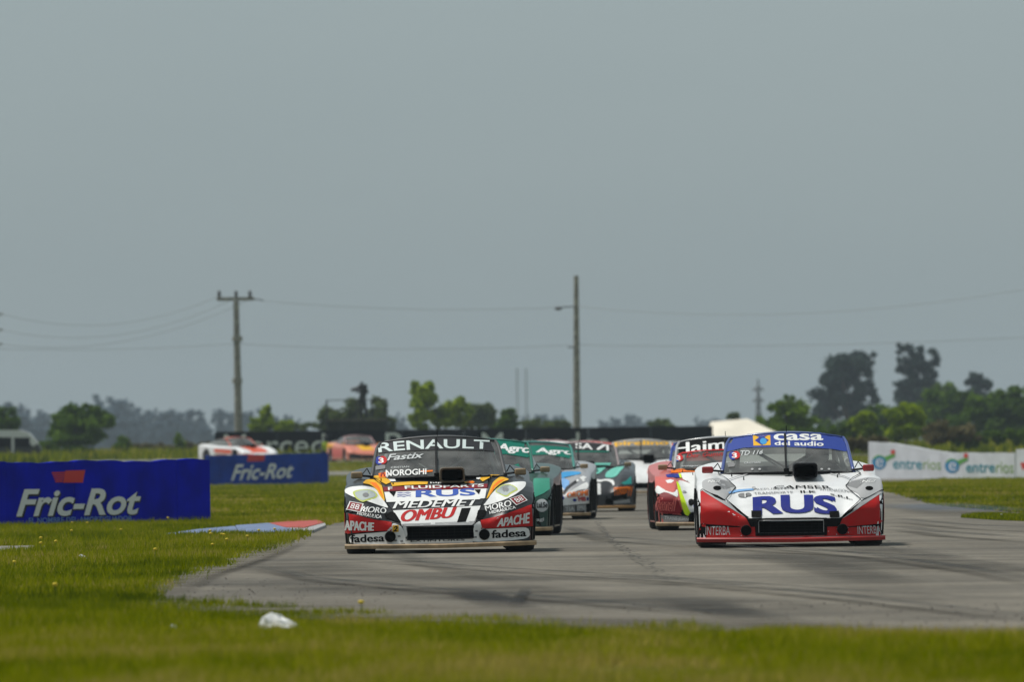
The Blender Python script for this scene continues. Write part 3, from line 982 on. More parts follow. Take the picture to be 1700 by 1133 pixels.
# painted kerb on the inside of the bend
BLUEK = mat('faded blue kerb paint', (.14, .19, .31), .85, var=.25, scale=3)
PALEK = mat('faded grey white kerb paint', (.33, .33, .33), .85, var=.2, scale=3)
REDK = mat('faded red kerb paint', (.38, .065, .050), .85, var=.25, scale=3)
kerb = thing('painted_kerb', 'low kerb painted pale blue, white and faded red where the grass meets the bend', 'kerb', (0, 0, 0))
kerb['kind'] = 'structure'
def kerb_piece(pts, m, zt):
    P = [ground(*p) for p in pts]; n = len(P)
    V = [Vector((p.x, p.y, zt)) for p in P] + [Vector((p.x, p.y, .0)) for p in P]
    Fc = [tuple(range(n))] + [(i, i+n, (i+1) % n + n, (i+1) % n) for i in range(n)]
    me = mesh('kerb_block', V, Fc)
    bm = bmesh.new(); bm.from_mesh(me); bmesh.ops.recalc_face_normals(bm, faces=bm.faces[:]); bm.to_mesh(me); bm.free()
    link('kerb_block', me, m, kerb)
kerb_piece(((262,893),(330,883),(390,878),(395,889),(340,891),(290,893)), BLUEK, .035)
kerb_piece(((391,878),(446,874),(470,881),(500,887),(488,890),(440,889.5),(396,889)), BLUEK, .045)
kerb_piece(((447,874),(470,871.5),(528,869),(538,873),(505,882),(472,881)), REDK, .045)
kerb_piece(((502,886.5),(473,881.4),(506,882.4),(539,873.4),(541,877),(520,886)), PALEK, .040)

# ------------------------------------------------------------------ grass
def grass_material():
    m = bpy.data.materials.new('grass blades')
    t, o = nt(m)
    a = t.nodes.new('ShaderNodeAttribute'); a.attribute_name = 'tone'
    r = t.nodes.new('ShaderNodeValToRGB'); e = r.color_ramp.elements
    e[0].position = 0; e[0].color = (.055, .09, .001, 1); e[1].position = 1; e[1].color = (.46, .36, .09, 1)
    for p_, c in ((.35, (.165, .200, .001, 1)), (.62, (.290, .305, .002, 1)), (.85, (.33, .31, .02, 1))):
        x = e.new(p_); x.color = c
    t.links.new(a.outputs['Fac'], r.inputs[0])
    d = t.nodes.new('ShaderNodeBsdfDiffuse'); tr = t.nodes.new('ShaderNodeBsdfTranslucent')
    t.links.new(r.outputs[0], d.inputs[0]); t.links.new(r.outputs[0], tr.inputs[0])
    mx = t.nodes.new('ShaderNodeMixShader'); mx.inputs[0].default_value = .38
    t.links.new(d.outputs[0], mx.inputs[1]); t.links.new(tr.outputs[0], mx.inputs[2])
    t.links.new(mx.outputs[0], o.inputs[0])
    return m
GRASSM = grass_material()
def fast_mesh(name, V, tris, tone=None):
    me = bpy.data.meshes.new(name)
    nv = len(V); nf = len(tris)
    me.vertices.add(nv); me.vertices.foreach_set('co', V.astype(np.float32).ravel())
    me.loops.add(nf*3); me.loops.foreach_set('vertex_index', tris.astype(np.int32).ravel())
    me.polygons.add(nf); me.polygons.foreach_set('loop_start', np.arange(0, nf*3, 3, dtype=np.int32))
    me.update(calc_edges=True)
    if tone is not None:
        at_ = me.attributes.new('tone', 'FLOAT', 'POINT'); at_.data.foreach_set('value', tone.astype(np.float32))
    return me
def keep_grass(x, y):
    k_ = ~inside(TRACK, x, y) & ~inside(SIDEPATH, x, y) & ~inside(ACROSS_L, x, y) & ~inside(ACROSS_R, x, y) & ~inside(ACROSS_M, x, y) & ~inside(FAR_TRACK, x, y)
    k_ &= ~inside(KERBP, x, y)
    return k_
KERBP = [tuple(ground(*p).xy) for p in ((262,893),(330,883),(390,878),(446,874),(528,869),(541,876),(520,886),(488,890),(400,889),(290,893))]
def grass(y0, y1, n, h, w, seed, xl=None, xr=None, label='', dens=None, mask=True, bias=0.0):
    r = np.random.default_rng(seed)
    xl = xl or (lambda y: -.045*y-1.5); xr = xr or (lambda y: .045*y+1.5)
    y = y0 + (y1-y0)*r.random(n)
    a = xl(y); b = xr(y)
    wmax = np.max(b-a)
    k_ = r.random(n) < (b-a)/wmax
    y = y[k_]; a = a[k_]; b = b[k_]
    x = a + (b-a)*r.random(len(y))
    ex = r.normal(0, .05, len(x))           # ragged edge over the asphalt
    if mask:
        k_ = keep_grass(x+ex, y+r.normal(0, .18, len(x)))
        x = x[k_]; y = y[k_]
    tuft = vnoise(x*2.2, y*1.2, seed+1); patch = vnoise(x*.35+9, y*.14+3, 77); mid = vnoise(x*.9+5, y*.4+1, 78)
    k_ = r.random(len(x)) < np.clip(.35 + 1.0*tuft, 0, 1)
    x = x[k_]; y = y[k_]; tuft = tuft[k_]; patch = patch[k_]; mid = mid[k_]
    m_ = len(x)
    hh = h*(.30 + 1.0*tuft + .5*vnoise(x*.8+2, y*.35+7, 79)**2)*(.6+.8*r.random(m_))
    th = r.random(m_)*2*np.pi; lean = r.random(m_)*.75*hh
    dx = np.cos(th)*w*(.6+.8*r.random(m_)); dy = np.sin(th)*w
    lth = r.random(m_)*2*np.pi
    z = tz_np(y)
    V = np.empty((m_, 3, 3))
    V[:,0] = np.stack([x-dx, y-dy, z-.005], 1); V[:,1] = np.stack([x+dx, y+dy, z-.005], 1)
    V[:,2] = np.stack([x+np.cos(lth)*lean, y+np.sin(lth)*lean, z+hh], 1)
    clump = vnoise(x*5.5+3, y*1.6+8, 81)
    tone = np.clip(-.16 + .52*patch + .36*mid + .34*clump + .30*(r.random(m_)-.5)+.12*r.random(m_) + bias, 0, .97)
    bare = vnoise(x*1.3+31, y*.45+17, 83)
    dry = r.random(m_) < (.03 + .10*patch + .55*(bare > .72)); tone[dry] = np.clip(tone[dry]+.35, 0, 1)
    o = link('grass', fast_mesh('grass', V.reshape(-1, 3), np.arange(m_*3).reshape(-1, 3), np.repeat(tone, 3)), GRASSM)
    return tag(o, label, 'grass', kind='stuff')
grass(40, 60, 150000, .060, .006, 11, label='blurred bright lawn across the foreground', bias=.10)
grass(56, 80, 190000, .055, .006, 12, xr=lambda y: 0*y+4.0, label='mown grass beside the near road edge')
grass(78, 185, 260000, .065, .010, 13, xr=lambda y: 0*y-2.2, label='olive verge with clover left of the bend')
grass(180, 365, 190000, .05, .03, 14, xr=lambda y: -1.0+.00*y, label='mid distance lawn behind the blue boards')
grass(165, 370, 140000, .05, .026, 15, xl=lambda y: 0*y+7.2, label='grass strip right of the race track')
grass(365, 500, 100000, .06, .05, 16, xl=lambda y: -.05*y-3, xr=lambda y: .05*y+3, label='far grass sloping up to the second straight')
grass(530, 760, 110000, .42, .10, 17, xl=lambda y: -.05*y-3, xr=lambda y: .05*y+3, label='rough tall grass before the distant trees', bias=-.08)
ISL = [tuple(ground(*p).xy) for p in ((1596,861),(1625,857),(1680,858),(1760,862),(1760,868),(1700,867),(1650,865))]
tag(sheet('grass_island', ISL, .010, SOIL), kind='structure')
r_ = [p[1] for p in ISL]
def isl_grass():
    r = np.random.default_rng(5); n = 9000
    x = r.uniform(min(p[0] for p in ISL), max(p[0] for p in ISL), n); y = r.uniform(min(r_), max(r_), n)
    k_ = inside(ISL, x, y); x = x[k_]; y = y[k_]; m_ = len(x)
    V = np.empty((m_, 3, 3)); th = r.random(m_)*6.28
    V[:,0] = np.stack([x-.015*np.cos(th), y-.015*np.sin(th), 0*x+.008], 1); V[:,1] = np.stack([x+.015*np.cos(th), y+.015*np.sin(th), 0*x+.008], 1)
    V[:,2] = np.stack([x+r.normal(0,.02,m_), y+r.normal(0,.02,m_), .03+.05*r.random(m_)], 1)
    o = link('grass', fast_mesh('grass', V.reshape(-1,3), np.arange(m_*3).reshape(-1,3), np.repeat(np.clip(r.normal(.4,.15,m_),0,1), 3)), GRASSM)
    tag(o, 'thin wedge of grass growing on the asphalt at the right edge', 'grass', kind='stuff')
isl_grass()

# dandelions on the left verge
YEL = mat('dandelion yellow', (.62, .45, .01), .7); STEM = mat('stem green', (.09,.14,.02), .8)
V, Fc = ellipsoid((0,0,.105), (.021,.021,.012), 8, 4); fl = mesh('flower_head', V, Fc, True)
st = MB().tube([(0,0,0),(.004,0,.05),(0,0,.10)], .003, 5).make('stem')
for (px, py) in ((145,884),(368,900),(372,904),(349,897),(350,905),(377,915),(353,920),(93,919),(68,911),(68,921),(24,950),(258,933),(119,897),(201,893),(279,875),(411,906),(430,898),(456,893),(120,880),(600,1030),(92,1000)):
    p = ground(px, py)
    o = thing('dandelion', 'small yellow dandelion in flower on the grass at left', 'flower', p, random.uniform(0, 6), 'yellow dandelions in the verge')
    o.scale = (1, 1, random.uniform(.8, 1.25))
    link('stem', st, STEM, o); link('flower_head', fl, YEL, o)

# litter
PLAST = mat('white plastic', (.72,.72,.70), .5, var=.1, scale=12)
def litter(px, py, wpx, hpx, label, cat='litter', name='crumpled_plastic_bag', seed=1):
    p = ground(px, py); s = F/p.y; w = wpx/s; h = hpx/s
    r = random.Random(seed)
    V, Fc = ellipsoid((0, 0, 0), (1, .8, 1), 12, 8)
    V2 = []
    for v in V:
        k_ = 1 + .22*math.sin(3*v[0]+seed)*math.cos(4*v[1]) + r.uniform(-.16, .16)
        V2.append((v[0]*w/2*k_, v[1]*w/2*k_, max(.0, (v[2]+.25)/1.25)*h*(k_ if v[2] > 0 else 1)*(1.15 - .45*max(0, v[0]+.2) - .5*max(0, -.55-v[0]))))
    o = link(name, mesh(name, V2, Fc), PLAST); o.location = p; o.location.z += .02
    tag(o, label, cat)
litter(466, 1054, 70, 22, 'large crumpled white plastic bag lying in the foreground grass', seed=3)
litter(138, 933, 17, 7, 'small scrap of white litter on the verge below the blue board', name='paper_scrap', seed=4)
litter(288, 1050, 10, 6, 'tiny pale scrap of litter left of the large plastic bag', name='paper_scrap', seed=5)
litter(1535, 806, 12, 5, 'white scrap of litter in front of the white hoardings', name='paper_scrap', seed=6)
litter(1663, 861, 8, 4, 'tiny white scrap on the grass wedge at the right edge', name='paper_scrap', seed=7)

# ------------------------------------------------------------------ hoardings
def board(name, label, A, B, h, face, panels, cat='advertising board', thick=.10, group=None):
    """A, B ground corners seen from the camera left to right; returns root and a map (u metres, v metres) -> local"""
    L = (B - A).length; d = (B - A).normalized()
    o = thing(name, label, cat, A, math.atan2(d.y, d.x), group)
    o.rotation_euler.y = -math.asin(d.z)
    gap = .012
    x = 0
    hh = h if callable(h) else (lambda u: h)
    for i, wfrac in enumerate(panels):
        x1 = x + wfrac*L
        z = random.uniform(-.004, .004)
        a, b = x+gap/2, x1-gap/2
        V = []; Fc = []
        n = 8
        for yy in (0+z, thick):
            for k_ in range(n+1):
                u = a+(b-a)*k_/n
                V.append((u, yy, 0)); V.append((u, yy, hh(u)+.008*math.sin(u*7+i)))
        m_ = 2*(n+1)
        for k_ in range(n):
            q = 2*k_
            Fc.append((q, q+2, q+3, q+1)); Fc.append((m_+q, m_+q+1, m_+q+3, m_+q+2)); Fc.append((q+1, q+3, m_+q+3, m_+q+1))
        Fc.append((0, 1, m_+1, m_)); Fc.append((2*n, m_+2*n, m_+2*n+1, 2*n+1))
        link('panel', mesh('panel', V, Fc), face, o)
        x = x1
    pm = MB().box(0, .06, thick+.002, thick+.07, 0, min(hh(u) for u in np.linspace(0, L, 20))-.06).make('support_post')
    for k_ in range(int((L-.2)/1.5)+1):
        q_ = link('support_post', pm, mat('galvanised post', (.3,.3,.3), .6), o); q_.location.x = k_*1.5+.1
    return o, L
def px2board(o, px, py):
    """pixel on the board face -> local (u, v)"""
    Mi = o.matrix_basis.inverted()
    c = Mi @ Vector((0, 0, EYE)); d = Mi.to_3x3() @ ray(px, py)
    t = -c.y/d.y; p = c + d*t
    return (p.x, p.z)
def bprint(o, what, q, m, off=.006, bold=.0, shear=0.0, name='lettering', arc=0):
    Q = [px2board(o, *p) for p in q]
    if what is None: V2 = np.array(Q); Fc = [tuple(range(len(Q)))]
    else:
        V, Fc = text_mesh(what, bold, shear); V2 = quad_map(V, Q, arc)
    me = mesh(name, [(v[0], -off, v[1]) for v in V2], Fc)
    bm = bmesh.new(); bm.from_mesh(me)
    bmesh.ops.recalc_face_normals(bm, faces=bm.faces[:])
    for f in bm.faces:
        if f.normal.y > 0: f.normal_flip()
    bm.to_mesh(me); bm.free()
    return link(name, me, m, o)
BLUEB = mat('saturated blue hoarding print', (.0003, .008, .46), .8, spec=.03, var=.22, scale=1.8, bump=.5)
BLUEB2 = mat('blue hoarding print, duller', (.0008, .040, .34), .8, spec=.03, var=.2, scale=1.8, bump=.5)
WPRINT = mat('white print', (.80,.80,.80), .6); REDP = mat('red print', (.62,.02,.015), .6)
LBLUE = mat('pale blue print', (.06,.16,.42), .6); WOUT = mat('letter outline grey', (.30,.33,.40), .6)
A = at(-60, 884, 166.5); B = at(350, 866, 173)
b1, L1 = board('advertising_board', 'nearest blue advertising board with large white lettering and a red block, at left', A, B, lambda u: 1.01-.01*u+.012*math.sin(u*2.1), BLUEB, [.17,.27,.20,.22,.14], group='blue advertising boards')
bprint(b1, 'Fric-Rot', ((27,813),(233,811),(233,855),(26,859)), WPRINT, .010, .025, .28)
bprint(b1, 'Fric-Rot', ((28,815),(235,813),(235,857),(28,861)), BLACKP, .006, .04, .28, name='lettering_shadow')
bprint(b1, 'EL NOMBRE DEL AMORTIGUADOR', ((47,860.5),(219,857),(219,866),(47,870)), mat('sky blue print', (.12,.26,.62), .6), .008, .012)
bprint(b1, None, ((108,782),(141,781),(137,802),(104,802)), REDP, name='red_block')
for i in range(5):
    bprint(b1, None, ((86+i*1.5,784.5+i*3.6),(108-i*1.0,784+i*3.6),(107-i*1.0,786.6+i*3.6),(85+i*1.5,787+i*3.6)), REDP, name='red_block')
A = at(345, 809, 415); B = at(546, 804, 420)
b2, L2 = board('advertising_board', 'smaller blue advertising board behind the first, in front of the far straight', A, B, 1.14, BLUEB2, [.10,.30,.30,.30], group='blue advertising boards')
bprint(b2, 'Fric-Rot', ((386,772),(488,769),(486,794),(383,799)), WPRINT, .012, .02, .28)
bprint(b2, None, ((412,756),(440,755),(438,766),(410,767)), REDP, name='red_block')
# white hoarding with logos, right
WB = mat('white hoarding sheet', (.66,.67,.71), .6, var=.10, scale=1.6, bump=.5)
A = at(1442, 797, 384); B = at(1685, 800, 376)
TEAL = mat('logo blue', (.01,.20,.42), .6); GREENL = mat('logo green', (.10,.33,.05), .6); REDL = mat('logo red', (.6,.05,.03), .6); TEXTT = mat('logo teal letters', (.01,.23,.30), .6); TEXTG = mat('logo green letters', (.20,.34,.06), .6)
b3, L3 = board('advertising_board', 'long white advertising board with two teal and green logos right of the white race car', A, B, lambda u: np.interp(u, [0, 1.6, 2.5, 4.9], [1.28, 1.24, 1.16, .94]), WB, [.50,.50], group='white advertising boards')
def logo(o, x, y):
    P = lambda cx, cy, r0, r1, a0, a1: [(cx+r0*math.cos(R(a)), cy-r0*math.sin(R(a))) for a in np.linspace(a0, a1, 18)] + [(cx+r1*math.cos(R(a)), cy-r1*math.sin(R(a))) for a in np.linspace(a1, a0, 18)]
    def arc(cx, cy, r0, r1, a0, a1, m, off=.008):
        Q = [px2board(o, *p) for p in P(cx, cy, r0, r1, a0, a1)]; n = len(Q)
        me = mesh('logo_mark', [(u, -off, v) for u, v in Q], [(i, n-1-i, n-2-i, i+1) for i in range(n//2-1)])
        bm = bmesh.new(); bm.from_mesh(me)
        for f in bm.faces:
            f.normal_update()
            if f.normal.y > 0: f.normal_flip()
        bm.to_mesh(me); bm.free()
        link('logo_mark', me, m, o)
    arc(x, y, 5, 12, -10, 150, GREENL); arc(x, y, 5, 12, 150, 330, TEAL); arc(x, y, 0, 4, 0, 350, TEAL)
    bprint(o, None, ((x-11,y+2),(x+11,y+1),(x+11,y+5),(x-11,y+6)), TEAL, .010, name='logo_mark')
    arc(x+1, y+1, 0, 10.5, 0, 350, TEAL, .0095); bprint(o, 'e', ((x-5.5,y-6),(x+7,y-6),(x+7,y+8),(x-5.5,y+8)), WB, .014, .0, name='logo_letter')
    bprint(o, None, ((x+9,y-9),(x+25,y-15),(x+27,y-10),(x+12,y-2)), GREENL, .011, name='logo_mark')
    arc(x+23, y-17, 0, 4.0, 0, 350, REDL, .013)
logo(b3, 1460, 768); logo(b3, 1581, 774)
bprint(b3, 'entre', ((1483,764),(1531,765),(1531,780),(1483,779)), TEXTT, .008, .012)
bprint(b3, 'rios', ((1533,763),(1562,764),(1562,781),(1533,780)), TEXTG, .008, .0)
bprint(b3, 'entre', ((1604,770),(1652,770),(1652,785),(1604,785)), TEXTT, .008, .012)
bprint(b3, 'rios', ((1654,767),(1683,768),(1683,786),(1654,786)), TEXTG, .008, .0)
A = at(1687, 800, 375); B = at(1790, 802, 372)
b4, _ = board('advertising_board', 'white advertising board cut by the right edge of the picture', A, B, 1.06, WB, [.6,.4], group='white advertising boards')
bprint(b4, None, ((1694,769),(1700,768),(1706,774),(1698,782)), REDL, name='logo_mark')

# black wall of the far straight with tall white lettering
BW = mat('black barrier sheet', (.005,.005,.006), .9, spec=.02, var=.4, scale=1.0)
A = foot(357, 560); B = foot(1184, 560); A.z = B.z = min(A.z, B.z) - .1
b5, _ = board('advertising_wall', 'long black advertising wall with tall white serif lettering along the far straight', A, B, at(700, 713.5, 560).z - A.z, BW, [.125]*8, 'advertising wall')
GREYL = mat('dull white lettering', (.75,.76,.74), .7)
bprint(b5, 'Mercedes', ((372,722),(590,720),(590,756),(372,758)), GREYL, .02, .0)
bprint(b5, 'Benz', ((640,719),(760,718),(760,754),(640,755)), GREYL, .02, .0)
bprint(b5, 'Mercedes', ((800,719),(1010,718),(1010,754),(800,756)), GREYL, .02, .0)
# pale concrete barrier of the far bend
def low_barrier(x0, x1, d, h, m, label, name='concrete_barrier', zoff=0.0, n=8):
    A = foot(x0, d); B = foot(x1, d); L = (B-A).length
    o = thing(name, label, 'barrier', A)
    seg = L/n
    mb = MB().box(0, seg-.03, -.12, .12, zoff, h); bm_ = bevelled(mb.make('barrier_block'), .02, 1)
    for i in range(n):
        b = link('barrier_block', bm_, m, o); b.location = (i*seg, 0, random.uniform(-.012, .012)); b.rotation_euler.z = random.uniform(-.01, .01)
    return o
CONC = mat('pale concrete', (.42,.41,.39), .85, var=.25, scale=2)
low_barrier(120, 333, 492, .26, CONC, 'low pale concrete barrier just above the nearest blue board')
low_barrier(-30, 119, 496, .10, mat('tan kerb', (.28,.25,.19), .9, var=.2), 'thin tan kerb of the far bend at the left edge', 'concrete_kerb', n=5)

# marquee
CREAM = mat('cream marquee canvas', (.80,.73,.60), .8, var=.08, scale=.8)
p = foot(1170, 585)
mq = thing('marquee', 'cream canvas marquee behind the end of the black wall', 'marquee', p)
s = F/585
w = 108/s; zt = at(1215, 697, 585).z - p.z; ze = at(1215, 727, 585).z - p.z
V = [(.4,2.4,zt-.1),(w*.68,2.4,zt+.04),(w+.75,0,ze+.05),(.0,0,ze), (.4,3.5,zt-.1),(w*.68,3.5,zt+.04),(w+.75,3.5,ze+.05),(.0,3.5,ze)]
link('roof', mesh('roof', V, [(3,2,1,0),(4,5,6,7),(0,1,5,4),(1,2,6,5),(3,0,4,7)]), CREAM, mq)
link('side_wall', MB().box(.05, w+.6, .05, 3.45, 0, ze).make('side_wall'), CREAM, mq)
MP = mat('marquee pole', (.35,.35,.35), .5)
for x in (.1, w*.35, w*.68, w+.6): link('pole', MB().tube([(x,-.03,0),(x,-.03,ze+.1)], .03, 6).make('pole'), MP, mq)

# ------------------------------------------------------------------ power lines
WOODC = mat('weathered concrete pole', (.28,.26,.22), .85, var=.3, scale=5, bump=.2)
INS = mat('insulator', (.06,.05,.045), .4); WIRE = mat('aluminium wire', (.30,.31,.31), .6)
PD = 590.0; PS = F/PD
def pole(px_b, px_t, top, wb, wt, label):
    b = foot(px_b, PD); t = at(px_t, top, PD)
    o = thing('utility_pole', label, 'utility pole', b, 0, 'poles of the power line')
    z = t.z-b.z; dx = t.x-b.x
    link('pole', MB().tube([(0,0,-.1),(dx*.5,0,z*.5),(dx,0,z)], wb, 10, wt).make('pole', True, 50), WOODC, o)
    return o, b, z, dx
o, b, z, dx = pole(397, 392, 500, .235, .15, 'utility pole with a crossarm and three insulators behind the blue boards')
def on(p): return p - b
for py in (563, 633):
    q = on(at(394, py, PD)); link('collar', MB().tube([(q.x,0,q.z-.14),(q.x,0,q.z+.14)], .27, 10).make('collar'), WOODC, o)
qa, qb = on(at(360, 497, PD)), on(at(422, 497, PD))
link('crossarm', MB().box(qa.x, qb.x, -.08, .08, qa.z-.09, qa.z+.09).make('crossarm'), WOODC, o)
qc = on(at(438, 499, PD)); link('bracket', MB().tube([(qb.x-.1,-.05,qa.z),(qc.x,-.05,qc.z)], .03, 6).make('bracket'), INS, o)
ins = MB().lathe_x([(0,.04),(.06,.11),(.12,.06),(.18,.12),(.24,.06),(.30,.10),(.36,.03),(.36,0)], 10).make('insulator', True)
for px in (364, 392, 415):
    q = on(at(px, 494, PD)); i_ = link('insulator', ins, INS, o); i_.location = (q.x, 0, q.z); i_.rotation_euler = (0, -math.pi/2, 0)
L_top = at(392, 492, PD)
o, b, z, dx = pole(958, 956.5, 458, .22, .13, 'tall bare utility pole standing right of centre behind the black wall')
qa = on(at(926, 511, PD)); qb = on(at(956, 509, PD))
link('bracket', MB().tube([(qa.x,-.1,qa.z),(qb.x,-.1,qb.z)], .035, 6).make('bracket'), INS, o)
i_ = link('insulator', ins, INS, o); i_.location = (qa.x-.15, -.1, qa.z-.05); i_.rotation_euler = (0, 0, 0)
q = on(at(954, 577, PD)); link('bracket', MB().tube([(q.x-.35,-.1,q.z),(q.x+.1,-.1,q.z)], .035, 6).make('bracket'), INS, o)
o, b, z, dx = pole(-16, -18, 505, .22, .14, 'utility pole just outside the left edge, only its arm ends in view')
for py in (522, 548, 572):
    qa, qb = on(at(-36, py, PD)), on(at(4, py, PD)); link('crossarm', MB().box(qa.x, qb.x, -.05, .05, qa.z-.06, qa.z+.04).make('crossarm'), WOODC, o)
def wire(pts, sag, label, r=.011):
    V = []
    for (a, b_) in zip(pts[:-1], pts[1:]):
        for k_ in range(12):
            t_ = k_/12; p_ = Vector(a).lerp(Vector(b_), t_); p_.z -= sag*4*t_*(1-t_); V.append(p_)
    V.append(Vector(pts[-1]))
    V = [v - V[0] for v in V] if False else V
    tag(link('power_line', MB().tube(V, r, 5).make('power_line', True), WIRE), label, 'power line', 'overhead wires')
wire([at(-120,575,PD), at(392,571,PD), at(954,573,PD), at(1760,557,PD)], .25, 'lowest overhead wire running the whole width of the sky')
wire([at(438,500,PD), at(926,511,PD)], .25, 'overhead wire between the crossarm pole and the tall bare pole')
wire([at(4,522,PD), at(364,492,PD)], 1.0, 'upper sagging wire left of the crossarm pole')
wire([at(4,548,PD), at(392,494,PD)], 1.1, 'middle sagging wire left of the crossarm pole')
wire([at(4,572,PD), at(415,497,PD)], 1.0, 'lower sagging wire left of the crossarm pole')
wire([at(956,509,PD), at(1760,470,PD-40)], .9, 'faint overhead wire right of the tall bare pole', .012)

def lattice(px, dist, top, wpx, label):
    b_ = foot(px, dist); h = at(px, top, dist).z - b_.z; w_ = wpx*dist/F
    o = thing('transmission_tower', label, 'transmission tower', b_, .3)
    M_ = mat('tower steel', (.2,.2,.21), .6)
    mb = MB()
    for sx in (-1, 1):
        for sy in (-1, 1): mb.tube([(sx*w_,sy*w_,0),(sx*w_*.25,sy*w_*.25,h*.6),(0,0,h)], .10, 5)
    n_ = 9
    for k_ in range(n_):
        f0, f1 = k_/n_, (k_+1)/n_
        g0, g1 = np.interp([f0, f1], [0,.6,1], [1,.25,.02])*w_
        for sy in (-1, 1):
            mb.tube([(-g0,sy*g0,h*f0),(g1,sy*g1,h*f1)], .06, 4); mb.tube([(g0,sy*g0,h*f0),(-g1,sy*g1,h*f1)], .06, 4)
            mb.tube([(sy*g0,-g0,h*f0),(sy*g1,g1,h*f1)], .06, 4)
    link('lattice', mb.make('lattice'), M_, o)
    for f in (.70, .85):
        link('crossarm', MB().tube([(-w_*1.1,0,h*f),(0,0,h*f+.5),(w_*1.1,0,h*f)], .10, 5).tube([(-w_*1.1,0,h*f),(w_*1.1,0,h*f)], .09, 5).make('crossarm'), M_, o)
lattice(1260, 1500, 630, 9, 'faint lattice transmission tower left of the right-hand trees')
for px in (860, 875):
    b_ = foot(px, 2300); h = at(px, 612, 2300).z - b_.z
    tag(link('distant_mast', MB().tube([(b_.x,b_.y,b_.z),(b_.x,b_.y,b_.z+h)], .20, 6).make('distant_mast'), mat('mast steel', (.42,.44,.45), .6)),
        ('left' if px == 860 else 'right') + ' one of the two barely visible distant masts left of the tall bare pole', 'mast', 'twin distant masts')
# ------------------------------------------------------------------ trees and bushes
def leafmat(name, dark, light):
    m = bpy.data.materials.new(name)
    t, o = nt(m)
    a = t.nodes.new('ShaderNodeAttribute'); a.attribute_name = 'tone'
    mx = t.nodes.new('ShaderNodeMix'); mx.data_type = 'RGBA'
    mx.inputs[6].default_value = (*dark, 1); mx.inputs[7].default_value = (*light, 1)
    t.links.new(a.outputs['Fac'], mx.inputs[0])
    d = t.nodes.new('ShaderNodeBsdfDiffuse'); tr = t.nodes.new('ShaderNodeBsdfTranslucent'); ms = t.nodes.new('ShaderNodeMixShader')
    ms.inputs[0].default_value = .3
    t.links.new(mx.outputs[2], d.inputs[0]); t.links.new(mx.outputs[2], tr.inputs[0])
    t.links.new(d.outputs[0], ms.inputs[1]); t.links.new(tr.outputs[0], ms.inputs[2]); t.links.new(ms.outputs[0], o.inputs[0])
    return m
LF = {'dark': leafmat('dark green leaves', (.045,.095,.008), (.14,.23,.018)),
      'mid': leafmat('mid green leaves', (.06,.12,.005), (.20,.30,.014)),
      'bright': leafmat('fresh green leaves', (.12,.19,.004), (.40,.50,.012)),
      'euc': leafmat('grey green eucalypt leaves', (.020,.036,.030), (.065,.098,.075)),
      'olive': leafmat('dry olive brush leaves', (.09,.085,.035), (.26,.22,.10)),
      'pale': leafmat('dull sage leaves', (.07,.10,.03), (.17,.22,.06))}
LF['far'] = leafmat('leaves tinted with distance haze', (.060,.095,.125), (.13,.185,.225))  # leaf colour lightened and blued, so distance haze is painted into the crowns
BARK = mat('bark', (.09,.07,.055), .9, var=.3, scale=4, bump=.3)
def crown_mesh(blobs, n, leaf, seed):
    r = np.random.default_rng(seed)
    vol = np.array([b[3]*b[4]*b[5] for b in blobs])**.75; vol = vol/vol.sum()
    P = []; T_ = []
    for b, v in zip(blobs, vol):
        # clumps of twigs inside each limb's share of the crown
        nc = max(5, int(26*v**.5)); c = r.normal(0, 1, (nc, 3)); c /= np.linalg.norm(c, axis=1)[:, None]
        c *= (r.random((nc, 1))**.4)*1.0
        k_ = max(8, int(n*v)); idx = r.integers(0, nc, k_)
        q = c[idx] + r.normal(0, .14, (k_, 3))
        ctone = r.random(nc)
        P.append(q*np.array([b[3], b[4], b[5]]) + np.array([b[0], b[1], b[2]]))
        T_.append(np.clip(.55*ctone[idx] + .45*r.random(k_), 0, 1))
    P = np.concatenate(P); T_ = np.concatenate(T_); m_ = len(P)
    a = r.normal(0, 1, (m_, 3)); a /= np.linalg.norm(a, axis=1)[:, None]
    b = np.cross(a, r.normal(0, 1, (m_, 3))); b /= np.linalg.norm(b, axis=1)[:, None]
    s = leaf*(.5+r.random((m_, 1)))
    V = np.stack([P - a*s, P + b*s*.45, P + a*s, P - b*s*.45], 1).reshape(-1, 3)
    i = np.arange(m_)*4
    tr = np.stack([np.stack([i, i+1, i+2], 1), np.stack([i, i+2, i+3], 1)], 1).reshape(-1, 3)
    return fast_mesh('crown', V, tr, np.repeat(T_, 4))
def trunk_mesh(h, r0, tips, seed, multi=False):
    rr = random.Random(seed); mb = MB()
    mb.tube([(0,0,-.2),(rr.uniform(-.1,.1)*h*.2,0,h*.5),(rr.uniform(-.1,.1)*h*.3,0,h)], r0, 8, r0*.45)
    for (x, y, z) in tips:
        z0 = min(h*.9, max(h*.3, z*.45))
        mb.tube([(0,0,z0),(x*.45,y*.45,z0+(z-z0)*.55),(x,y,z)], r0*.42, 6, r0*.12)
    return mb.make('trunk', True)
